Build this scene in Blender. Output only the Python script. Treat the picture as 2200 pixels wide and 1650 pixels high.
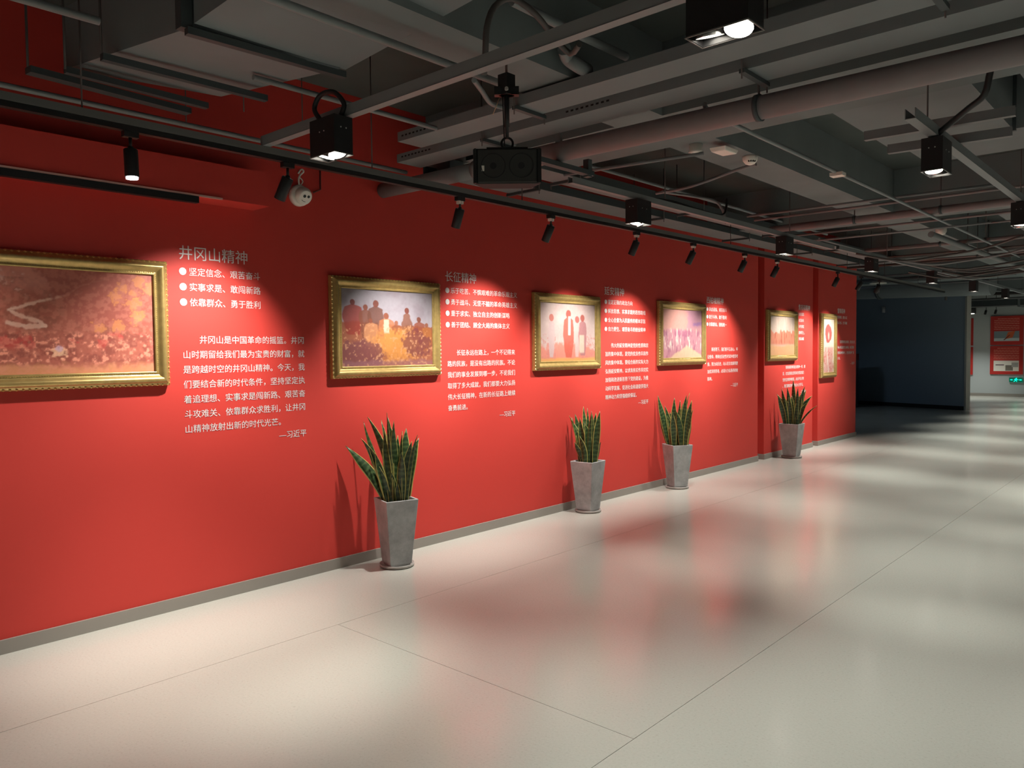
import bpy, math, random
import numpy as np
from mathutils import Vector, Matrix

S = bpy.context.scene
COL = S.collection
for o in list(bpy.data.objects):
    bpy.data.objects.remove(o)

# ------------------------------------------------------------------ camera
F, CX, CY = 1660.0, 1100.0, 825.0
RX = np.array([0.742310989688282, 0.020300071310581157, -0.6697479389238825])
RY = np.array([0.6699841718704606, -0.03707245751016548, 0.7414491502033097])
RZ = np.array([-0.009777731385979553, -0.9991063707128197, -0.041120019090478736])
RM = np.array([RX, RY, RZ])
CP = np.array([4.653871, 0.0, 1.55])
cam_d = bpy.data.cameras.new('camera')
cam = bpy.data.objects.new('camera', cam_d)
COL.objects.link(cam)
cam_d.sensor_width = 36.0
cam_d.lens = 36.0 * F / 2200.0
cam_d.clip_start = 0.05
cam_d.clip_end = 200
M3 = Matrix([[RM[i][0], -RM[i][1], -RM[i][2]] for i in range(3)])
cam.matrix_world = Matrix.Translation(Vector(CP)) @ M3.to_4x4()
S.camera = cam

# ------------------------------------------------------------------ world and exposure
S.view_settings.view_transform = 'Standard'
S.view_settings.look = 'None'
S.view_settings.gamma = 1.0
S.view_settings.exposure = 2.15
S.view_settings.use_curve_mapping = False
W = bpy.data.worlds.new('world')
S.world = W
W.use_nodes = True
W.node_tree.nodes['Background'].inputs[0].default_value = (0.5, 0.48, 0.46, 1)
W.node_tree.nodes['Background'].inputs[1].default_value = 0.004
S.cycles.max_bounces = 8
S.cycles.diffuse_bounces = 5
S.cycles.glossy_bounces = 4
S.cycles.sample_clamp_indirect = 4.0

TRACK_W = 38.5      # one track spotlight aimed at the wall
BOX_W = 43.0        # one head of a twin spotlight box
LIGHT_COL = (1.0, 0.95, 0.89)
BOX_COL = (0.97, 1.0, 0.93)

def spot(name, loc, target, watts, size_deg, blend, col, parent, radius=0.03):
    d = bpy.data.lights.new(name, 'SPOT')
    d.energy = watts
    d.spot_size = math.radians(size_deg)
    d.spot_blend = blend
    d.color = col
    d.shadow_soft_size = radius
    o = bpy.data.objects.new(name, d)
    COL.objects.link(o)
    dirv = (Vector(target) - Vector(loc)).normalized()
    o.matrix_world = Matrix.Translation(Vector(loc)) @ dirv.to_track_quat('-Z', 'Y').to_matrix().to_4x4()
    if parent:
        o.parent = parent
        o.matrix_parent_inverse = Matrix.Translation(-Vector(parent.location))
    return o

# ------------------------------------------------------------------ helpers: from a pixel to a point on a known plane
def _ray(u, v):
    return RM @ np.array([u - CX, v - CY, F])
def atz(u, v, z):
    r = _ray(u, v); t = (z - CP[2]) / r[2]; return CP + t * r
def atx(u, v, x):
    r = _ray(u, v); t = (x - CP[0]) / r[0]; return CP + t * r
def aty(u, v, y):
    r = _ray(u, v); t = y / r[1]; return CP + t * r

# ------------------------------------------------------------------ materials
MATS = {}
def mat(name, col, rough=0.5, metal=0.0, spec=0.5, emit=None, estr=0.0, noise=None, bump=None, coat=0.0):
    if name in MATS:
        return MATS[name]
    m = bpy.data.materials.new(name)
    m.use_nodes = True
    nt = m.node_tree
    b = nt.nodes['Principled BSDF']
    b.inputs['Base Color'].default_value = (*col, 1)
    b.inputs['Roughness'].default_value = rough
    b.inputs['Metallic'].default_value = metal
    b.inputs['Specular IOR Level'].default_value = spec
    b.inputs['Coat Weight'].default_value = coat
    b.inputs['Coat Roughness'].default_value = 0.15
    if emit:
        b.inputs['Emission Color'].default_value = (*emit, 1)
        b.inputs['Emission Strength'].default_value = estr
    tc = nt.nodes.new('ShaderNodeTexCoord')
    if noise:   # (scale, amount, detail): colour variation
        n = nt.nodes.new('ShaderNodeTexNoise')
        n.inputs['Scale'].default_value = noise[0]
        n.inputs['Detail'].default_value = noise[2]
        nt.links.new(tc.outputs['Object'], n.inputs['Vector'])
        r = nt.nodes.new('ShaderNodeMapRange')
        r.inputs['From Min'].default_value = 0.3
        r.inputs['From Max'].default_value = 0.7
        r.inputs['To Min'].default_value = 1 - noise[1]
        r.inputs['To Max'].default_value = 1 + noise[1]
        nt.links.new(n.outputs['Fac'], r.inputs['Value'])
        mx = nt.nodes.new('ShaderNodeVectorMath'); mx.operation = 'SCALE'
        mx.inputs[0].default_value = col
        nt.links.new(r.outputs['Result'], mx.inputs['Scale'])
        nt.links.new(mx.outputs['Vector'], b.inputs['Base Color'])
    if bump:    # (scale, strength, distance)
        n2 = nt.nodes.new('ShaderNodeTexNoise')
        n2.inputs['Scale'].default_value = bump[0]
        n2.inputs['Detail'].default_value = 3
        nt.links.new(tc.outputs['Object'], n2.inputs['Vector'])
        bp = nt.nodes.new('ShaderNodeBump')
        bp.inputs['Strength'].default_value = bump[1]
        bp.inputs['Distance'].default_value = bump[2]
        nt.links.new(n2.outputs['Fac'], bp.inputs['Height'])
        nt.links.new(bp.outputs['Normal'], b.inputs['Normal'])
    MATS[name] = m
    return m

RED = mat('red_wall_paint', (0.54, 0.043, 0.032), 0.62, spec=0.35, noise=(1.2, 0.02, 2), bump=(60, 0.03, 0.002))
BASEB = mat('baseboard_grey', (0.27, 0.245, 0.215), 0.5)
SLAB = mat('ceiling_paint', (0.082, 0.092, 0.088), 0.9, spec=0.2, noise=(1.5, 0.12, 4))
BEAMM = mat('beam_paint', (0.165, 0.188, 0.192), 0.85, spec=0.2, noise=(2.2, 0.07, 4))
DUCTM = mat('duct_paint', (0.172, 0.192, 0.200), 0.75, spec=0.25, noise=(2.5, 0.06, 4))
DUCTD = mat('duct_flange_paint', (0.055, 0.066, 0.070), 0.6, spec=0.3)
PIPEM = mat('pipe_paint', (0.175, 0.175, 0.18), 0.55, spec=0.3, noise=(8, 0.05, 3))
STRUT = mat('strut_paint', (0.185, 0.20, 0.205), 0.5, spec=0.3)
RODM = mat('rod_paint', (0.07, 0.06, 0.058), 0.6)
BLACK = mat('black_metal', (0.012, 0.012, 0.013), 0.45, spec=0.4)
BLACKS = mat('black_soft', (0.02, 0.02, 0.021), 0.75, spec=0.25)
GREYT = mat('track_grey', (0.12, 0.12, 0.115), 0.5)
WHITE = mat('white_plastic', (0.72, 0.68, 0.62), 0.45)
SCREW = mat('screw_steel', (0.75, 0.73, 0.7), 0.3, metal=1.0)
LENS = mat('lamp_lens', (0.9, 0.9, 0.9), 0.3, emit=(1.0, 0.93, 0.80), estr=5.0)
LENSC = mat('lamp_lens_cool', (0.9, 0.9, 0.9), 0.3, emit=(0.95, 0.93, 1.0), estr=5.0)
for _m in (LENS, LENSC):
    _m.cycles.emission_sampling = 'NONE'
REFL = mat('lamp_reflector', (0.8, 0.8, 0.78), 0.25, metal=0.9)
TEXTM = mat('vinyl_letter_white', (0.66, 0.62, 0.60), 0.5)
GREYW = mat('grey_wall_paint', (0.42, 0.45, 0.45), 0.7, spec=0.3)
DARKW = mat('dark_wall_paint', (0.22, 0.27, 0.33), 0.8, spec=0.2)
EDGEW = mat('wall_edge_trim', (0.35, 0.34, 0.31), 0.6)
OUTW = mat('hall_wall_paint', (0.35, 0.33, 0.31), 0.8)
SOIL = mat('potting_soil', (0.03, 0.02, 0.014), 0.95, bump=(40, 0.6, 0.01))
SAUCER = mat('saucer_grey', (0.40, 0.37, 0.34), 0.5)

# concrete planter: cloudy patches
POT = bpy.data.materials.new('concrete_planter'); POT.use_nodes = True
nt = POT.node_tree; b = nt.nodes['Principled BSDF']; b.inputs['Roughness'].default_value = 0.6
tc = nt.nodes.new('ShaderNodeTexCoord')
n1 = nt.nodes.new('ShaderNodeTexNoise'); n1.inputs['Scale'].default_value = 7; n1.inputs['Detail'].default_value = 6; n1.inputs['Roughness'].default_value = 0.65
nt.links.new(tc.outputs['Object'], n1.inputs['Vector'])
cr = nt.nodes.new('ShaderNodeValToRGB')
cr.color_ramp.elements[0].position = 0.3; cr.color_ramp.elements[0].color = (0.27, 0.275, 0.27, 1)
cr.color_ramp.elements[1].position = 0.75; cr.color_ramp.elements[1].color = (0.54, 0.555, 0.55, 1)
nt.links.new(n1.outputs['Fac'], cr.inputs['Fac']); nt.links.new(cr.outputs['Color'], b.inputs['Base Color'])
MATS['concrete_planter'] = POT

# floor: speckled vinyl sheet, satin
FLOOR = bpy.data.materials.new('vinyl_floor'); FLOOR.use_nodes = True
nt = FLOOR.node_tree; b = nt.nodes['Principled BSDF']
b.inputs['Roughness'].default_value = 0.24; b.inputs['Specular IOR Level'].default_value = 0.5
tc = nt.nodes.new('ShaderNodeTexCoord')
geo = nt.nodes.new('ShaderNodeNewGeometry')
n1 = nt.nodes.new('ShaderNodeTexNoise'); n1.inputs['Scale'].default_value = 90; n1.inputs['Detail'].default_value = 4; n1.inputs['Roughness'].default_value = 0.7
nt.links.new(geo.outputs['Position'], n1.inputs['Vector'])
cr = nt.nodes.new('ShaderNodeValToRGB')
cr.color_ramp.elements[0].position = 0.28; cr.color_ramp.elements[0].color = (0.36, 0.35, 0.30, 1)
e = cr.color_ramp.elements.new(0.40); e.color = (0.455, 0.452, 0.40, 1)
cr.color_ramp.elements[-1].position = 0.8; cr.color_ramp.elements[-1].color = (0.50, 0.495, 0.445, 1)
nt.links.new(n1.outputs['Fac'], cr.inputs['Fac']); nt.links.new(cr.outputs['Color'], b.inputs['Base Color'])
n2 = nt.nodes.new('ShaderNodeTexNoise'); n2.inputs['Scale'].default_value = 3.5; n2.inputs['Detail'].default_value = 3
nt.links.new(geo.outputs['Position'], n2.inputs['Vector'])
bp = nt.nodes.new('ShaderNodeBump'); bp.inputs['Strength'].default_value = 0.05; bp.inputs['Distance'].default_value = 0.02
nt.links.new(n2.outputs['Fac'], bp.inputs['Height']); nt.links.new(bp.outputs['Normal'], b.inputs['Normal'])
n3 = nt.nodes.new('ShaderNodeTexNoise'); n3.inputs['Scale'].default_value = 1.3; n3.inputs['Detail'].default_value = 4
nt.links.new(geo.outputs['Position'], n3.inputs['Vector'])
mr = nt.nodes.new('ShaderNodeMapRange'); mr.inputs['To Min'].default_value = 0.15; mr.inputs['To Max'].default_value = 0.24
nt.links.new(n3.outputs['Fac'], mr.inputs['Value']); nt.links.new(mr.outputs['Result'], b.inputs['Roughness'])
JOINT = mat('floor_joint', (0.16, 0.13, 0.10), 0.8)

GOLD = mat('gold_leaf_frame', (0.44, 0.31, 0.11), 0.32, metal=0.55, noise=(30, 0.12, 3))
GOLDB = mat('gold_ornament', (0.60, 0.44, 0.16), 0.28, metal=0.55)

# painted canvas under glass: colour comes from the mesh's own paint attribute
CANVAS = bpy.data.materials.new('painted_canvas'); CANVAS.use_nodes = True
nt = CANVAS.node_tree; b = nt.nodes['Principled BSDF']; b.inputs['Roughness'].default_value = 0.35
b.inputs['Coat Weight'].default_value = 0.5; b.inputs['Coat Roughness'].default_value = 0.08
at_ = nt.nodes.new('ShaderNodeAttribute'); at_.attribute_name = 'paint'
nt.links.new(at_.outputs['Color'], b.inputs['Base Color'])
# printed board (posters): same but matt
BOARD = bpy.data.materials.new('printed_board'); BOARD.use_nodes = True
nt = BOARD.node_tree; b = nt.nodes['Principled BSDF']; b.inputs['Roughness'].default_value = 0.6
at_ = nt.nodes.new('ShaderNodeAttribute'); at_.attribute_name = 'paint'
nt.links.new(at_.outputs['Color'], b.inputs['Base Color'])

# leaf: dark green with crosswise bands; yellow margin
def leaf_material():
    m = bpy.data.materials.new('snake_plant_leaf'); m.use_nodes = True
    nt = m.node_tree; b = nt.nodes['Principled BSDF']; b.inputs['Roughness'].default_value = 0.38
    uv = nt.nodes.new('ShaderNodeUVMap')
    sp = nt.nodes.new('ShaderNodeSeparateXYZ'); nt.links.new(uv.outputs['UV'], sp.inputs['Vector'])
    oi = nt.nodes.new('ShaderNodeTexCoord')
    no = nt.nodes.new('ShaderNodeTexNoise'); no.inputs['Scale'].default_value = 25; no.inputs['Detail'].default_value = 3
    nt.links.new(oi.outputs['Object'], no.inputs['Vector'])
    w = nt.nodes.new('ShaderNodeMath'); w.operation = 'MULTIPLY_ADD'
    nt.links.new(sp.outputs['Y'], w.inputs[0]); w.inputs[1].default_value = 150.0
    ns = nt.nodes.new('ShaderNodeMath'); ns.operation = 'MULTIPLY'; nt.links.new(no.outputs['Fac'], ns.inputs[0]); ns.inputs[1].default_value = 9.0
    nt.links.new(ns.outputs[0], w.inputs[2])
    s = nt.nodes.new('ShaderNodeMath'); s.operation = 'SINE'; nt.links.new(w.outputs[0], s.inputs[0])
    cr = nt.nodes.new('ShaderNodeValToRGB')
    cr.color_ramp.elements[0].position = 0.35; cr.color_ramp.elements[0].color = (0.022, 0.050, 0.016, 1)
    cr.color_ramp.elements[1].position = 0.9; cr.color_ramp.elements[1].color = (0.060, 0.105, 0.036, 1)
    mp = nt.nodes.new('ShaderNodeMapRange'); mp.inputs['From Min'].default_value = -1; mp.inputs['From Max'].default_value = 1
    nt.links.new(s.outputs[0], mp.inputs['Value']); nt.links.new(mp.outputs['Result'], cr.inputs['Fac'])
    ab = nt.nodes.new('ShaderNodeMath'); ab.operation = 'SUBTRACT'; nt.links.new(sp.outputs['X'], ab.inputs[0]); ab.inputs[1].default_value = 0.5
    aa = nt.nodes.new('ShaderNodeMath'); aa.operation = 'ABSOLUTE'; nt.links.new(ab.outputs[0], aa.inputs[0])
    th = nt.nodes.new('ShaderNodeMapRange'); th.inputs['From Min'].default_value = 0.40; th.inputs['From Max'].default_value = 0.45
    nt.links.new(aa.outputs[0], th.inputs['Value'])
    mx = nt.nodes.new('ShaderNodeMix'); mx.data_type = 'RGBA'
    nt.links.new(th.outputs['Result'], mx.inputs['Factor'])
    nt.links.new(cr.outputs['Color'], mx.inputs['A']); mx.inputs['B'].default_value = (0.50, 0.45, 0.13, 1)
    nt.links.new(mx.outputs['Result'], b.inputs['Base Color'])
    return m
LEAF = leaf_material()

# ------------------------------------------------------------------ mesh helpers
class MB:
    def __init__(self):
        self.v = []; self.f = []; self.sm = []
    def add(self, vs, fs, smooth=False):
        n = len(self.v)
        self.v += [tuple(map(float, p)) for p in vs]
        self.f += [tuple(i + n for i in f) for f in fs]
        self.sm += [smooth] * len(fs)
        return self
    def box(self, a, b):
        x0, y0, z0 = a; x1, y1, z1 = b
        vs = [(x0,y0,z0),(x1,y0,z0),(x1,y1,z0),(x0,y1,z0),(x0,y0,z1),(x1,y0,z1),(x1,y1,z1),(x0,y1,z1)]
        return self.add(vs, [(0,3,2,1),(4,5,6,7),(0,1,5,4),(1,2,6,5),(2,3,7,6),(3,0,4,7)])
    def hexa(self, bot, top):
        return self.add(list(bot) + list(top), [(0,3,2,1),(4,5,6,7),(0,1,5,4),(1,2,6,5),(2,3,7,6),(3,0,4,7)])
    def bar(self, p, q, w, h, up=(0,0,1)):
        p = Vector(p); q = Vector(q); d = (q - p).normalized(); u = Vector(up)
        s = d.cross(u)
        if s.length < 1e-4: s = d.cross(Vector((1,0,0)))
        s.normalize(); u = s.cross(d).normalized()
        c = [s*(-w/2)+u*(-h/2), s*(w/2)+u*(-h/2), s*(w/2)+u*(h/2), s*(-w/2)+u*(h/2)]
        return self.hexa([p+k for k in c], [q+k for k in c])
    def tube(self, pts, r, n=12, cap=True):
        pts = [Vector(p) for p in pts]
        rs = r if isinstance(r, (list, tuple)) else [r]*len(pts)
        vs = []; prev = None
        for i, p in enumerate(pts):
            d = (pts[min(i+1, len(pts)-1)] - pts[max(i-1, 0)]).normalized()
            if prev is None:
                a = Vector((0,0,1)) if abs(d.z) < 0.9 else Vector((1,0,0))
                s = d.cross(a).normalized()
            else:
                s = (prev - d * prev.dot(d)).normalized()
            t = d.cross(s); prev = s
            for k in range(n):
                an = 2*math.pi*k/n
                vs.append(p + (s*math.cos(an) + t*math.sin(an))*rs[i])
        fs = []
        for i in range(len(pts)-1):
            for k in range(n):
                fs.append((i*n+k, i*n+(k+1)%n, (i+1)*n+(k+1)%n, (i+1)*n+k))
        self.add(vs, fs, True)
        if cap:
            b0 = len(self.v) - len(vs)
            self.f.append(tuple(b0+k for k in range(n))[::-1]); self.sm.append(False)
            self.f.append(tuple(b0+(len(pts)-1)*n+k for k in range(n))); self.sm.append(False)
        return self
    def build(self, name, m, parent=None, loc=(0,0,0), bevel=0):
        me = bpy.data.meshes.new(name)
        L = Vector(loc)
        me.from_pydata([Vector(p) - L for p in self.v], [], self.f)
        me.polygons.foreach_set('use_smooth', self.sm)
        me.materials.append(m)
        me.update()
        o = bpy.data.objects.new(name, me)
        COL.objects.link(o)
        if parent:
            o.parent = parent
            o.location = L - Vector(parent['_w']) if '_w' in parent else L
            o['_w'] = list(L)
        else:
            o.location = L
            o['_w'] = list(L)
        if bevel:
            md = o.modifiers.new('bevel', 'BEVEL'); md.width = bevel; md.segments = 2; md.limit_method = 'ANGLE'
        return o

def thing(name, label, cat, loc=(0,0,0), group=None):
    o = bpy.data.objects.new(name, None)
    COL.objects.link(o)
    o.empty_display_size = 0.1
    o.location = loc; o['_w'] = list(loc)
    o['label'] = label; o['category'] = cat
    if group: o['group'] = group
    return o
def part(name, mb, m, parent, loc=None, bevel=0):
    return mb.build(name, m, parent, loc if loc is not None else parent['_w'], bevel)
def struct(o):
    o['kind'] = 'structure'; return o
def curve_pts(cps, n=24):
    """Catmull-Rom through the control points."""
    P = [Vector(p) for p in cps]; P = [P[0]] + P + [P[-1]]
    out = []
    seg = len(P) - 3
    for i in range(seg):
        a, b_, c, d = P[i:i+4]
        m = max(2, n // seg)
        for k in range(m):
            t = k / m
            out.append(0.5*((2*b_) + (c-a)*t + (2*a-5*b_+4*c-d)*t*t + (3*b_-a-3*c+d)*t**3))
    out.append(P[-2]); return out

# ------------------------------------------------------------------ the room
ZS = 3.42          # underside of the slab
# floor: a dark bed and welded vinyl sheets, two metres wide along the hall
fb = struct(MB().box((-8, -4, -0.2), (12, 29, -0.003)).build('floor', JOINT))
xs = [-8, -5.02, -3.02, -1.02, 0.975, 2.975, 4.975, 6.975, 8.975, 12]
cross = {3: [15.2], 4: [2.565, 12.6, 22.6], 5: [7.0, 17.0], 6: [4.0, 14.0], 7: [9.0], 8: []}
cross = {0: [], 1: [], 2: [14.3], 3: [15.9], 4: [2.565, 22.6], 5: [], 6: [-1.0, 19.0], 7: [9.0], 8: []}
g = 0.0013
for i in range(9):
    ys = [-4] + sorted(cross[i]) + [29]
    for a, c in zip(ys[:-1], ys[1:]):
        MB().box((xs[i]+g, a+g, -0.003), (xs[i+1]-g, c-g, 0.0)).build('floor_sheet', FLOOR, fb)

# red wall with two narrow upright recesses
wm = MB()
for a, c in ((-4, 10.243), (10.447, 12.233), (12.458, 14.25)):
    wm.box((-0.25, a, 0), (0, c, ZS))
wm.box((-0.30, 10.2, 0), (-0.19, 12.5, ZS))
wl = struct(wm.build('wall_left', RED))
bm_ = MB()
for a, c in ((-4, 10.243), (10.447, 12.233), (12.458, 14.25)):
    bm_.box((0, a, 0), (0.014, c + 0.012 if c > 14 else c, 0.075))
bm_.box((-0.19, 10.243, 0), (-0.176, 10.447, 0.075)); bm_.box((-0.19, 12.233, 0), (-0.176, 12.458, 0.075))
bm_.box((-0.176, 10.433, 0), (0.014, 10.447, 0.075)); bm_.box((-0.176, 12.444, 0), (0.014, 12.458, 0.075))
bm_.box((-0.25, 14.25, 0), (0.014, 14.264, 0.075))
struct(bm_.build('baseboard_left', BASEB))
# soffit at the head of the red wall
struct(MB().box((0, -4, 2.49), (0.2, 2.65, 2.70)).build('trim_1', RED))
# far walls
dw = MB(); P = [(-6.0, 23.6), (0.17, 21.68), (0.21, 21.88), (-6.0, 23.85)]
dw.hexa([(x, y, 0) for x, y in P], [(x, y, 2.93) for x, y in P])
dwo = struct(dw.build('wall_back', DARKW))
part('edge_trim', MB().hexa([(0.155, 21.66, 0), (0.20, 21.645, 0), (0.245, 21.87, 0), (0.2, 21.885, 0)], [(0.155, 21.66, 2.94), (0.20, 21.645, 2.94), (0.245, 21.87, 2.94), (0.2, 21.885, 2.94)]), EDGEW, dwo)
struct(MB().box((-8, 28.55, 0), (12, 28.8, ZS)).build('wall_far', GREYW))
struct(MB().box((-8, 28.535, 0), (12, 28.55, 0.09)).build('baseboard_far', BASEB))
bd = MB(); bd.hexa([(-6.0, 23.585, 0), (0.16, 21.665, 0), (0.165, 21.68, 0), (-6.0, 23.6, 0)], [(-6.0, 23.585, 0.1), (0.16, 21.665, 0.1), (0.165, 21.68, 0.1), (-6.0, 23.6, 0.1)])
struct(bd.build('baseboard_back', BLACKS))
struct(MB().box((-6.3, 14.25, 0), (-6.1, 28.55, ZS)).build('wall_side', DARKW))
struct(MB().box((-6.3, 14.05, 0), (-0.25, 14.25, ZS)).build('wall_return', DARKW))
struct(MB().box((12, -4, 0), (12.2, 28.8, ZS)).build('wall_right', OUTW))
struct(MB().box((-0.3, -4.2, 0), (12.2, -4, ZS)).build('wall_front', OUTW))

# ceiling slab with its beams
cl = struct(MB().box((-8, -4.2, ZS), (12.2, 28.8, ZS + 0.2)).build('ceiling', SLAB))
ZB = 2.98
for y0, y1 in ((-0.47, 0.1), (4.16, 4.84), (8.79, 9.4), (13.42, 14.0), (18.05, 18.6), (22.68, 23.2)):
    MB().box((-0.0 if y0 < 14 else -6, y0, ZB), (12, y1, ZS)).build('beam', BEAMM, cl)
for x0, x1 in ((1.80, 2.15), (6.9, 7.25), (10.2, 10.5)):
    for y0, y1 in ((-4, -0.47), (0.1, 4.16), (4.84, 8.79), (9.4, 13.42), (14.0, 18.05), (18.6, 22.68), (23.2, 28.55)):
        MB().box((x0, y0, ZB), (x1, y1, ZS)).build('beam', BEAMM, cl)

# ------------------------------------------------------------------ painted pictures
def vnoise(h, w, cells_y, cells_x, rng):
    gy, gx = cells_y + 2, cells_x + 2
    g_ = rng.random((gy, gx))
    yy = np.linspace(0, cells_y, h); xx = np.linspace(0, cells_x, w)
    y0 = yy.astype(int); x0 = xx.astype(int); fy = (yy - y0)[:, None]; fx = (xx - x0)[None, :]
    fy = fy*fy*(3-2*fy); fx = fx*fx*(3-2*fx)
    a = g_[y0][:, x0]; b_ = g_[y0][:, x0+1]; c = g_[y0+1][:, x0]; d = g_[y0+1][:, x0+1]
    return a*(1-fy)*(1-fx) + b_*(1-fy)*fx + c*fy*(1-fx) + d*fy*fx
def fbm(h, w, cy, cx, rng, octv=4):
    s = 0; amp = 1; t = 0
    for k in range(octv):
        s = s + amp * vnoise(h, w, cy*2**k, cx*2**k, rng); t += amp; amp *= 0.55
    return s / t
def lin(c):
    c = np.array(c, float) / 255.0
    return np.where(c <= 0.04045, c/12.92, ((c+0.055)/1.055)**2.4)
def mixc(img, c, m):
    return img*(1-m[..., None]) + lin(c)*m[..., None]
def sst(x, a, b_):
    t = np.clip((x-a)/(b_-a), 0, 1); return t*t*(3-2*t)

def figures(img, X, Y, rng, figs, jitter=0.012):
    """loose painterly standing figures: (cx, foot, head, width, coat, head colour); Y runs up"""
    h, w = X.shape
    jx = (fbm(h, w, 9, 9, rng) - 0.5) * jitter * 4
    for cx, foot, top, wd, coat, hc in figs:
        H = top - foot; hr = H * 0.075
        t = np.clip((Y - foot) / H, 0, 1)
        half = wd * (0.55 + 0.45*np.sin(np.clip(t/0.85, 0, 1)*math.pi*0.8)) * np.where(t > 0.8, np.clip((0.88-t)/0.08, 0.15, 1), 1)
        m = sst(half - abs(X + jx - cx), -0.006, 0.008) * sst(Y, foot, foot+0.02) * (1 - sst(Y, foot+H*0.86, foot+H*0.88))
        img = mixc(img, coat, m*0.9)
        mh = sst(1 - ((X+jx*0.3-cx)/(hr*0.75))**2 - ((Y-(foot+H*0.925))/(hr*1.15))**2, -0.15, 0.25)
        img = mixc(img, hc, mh*0.95)
    return img

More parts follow.
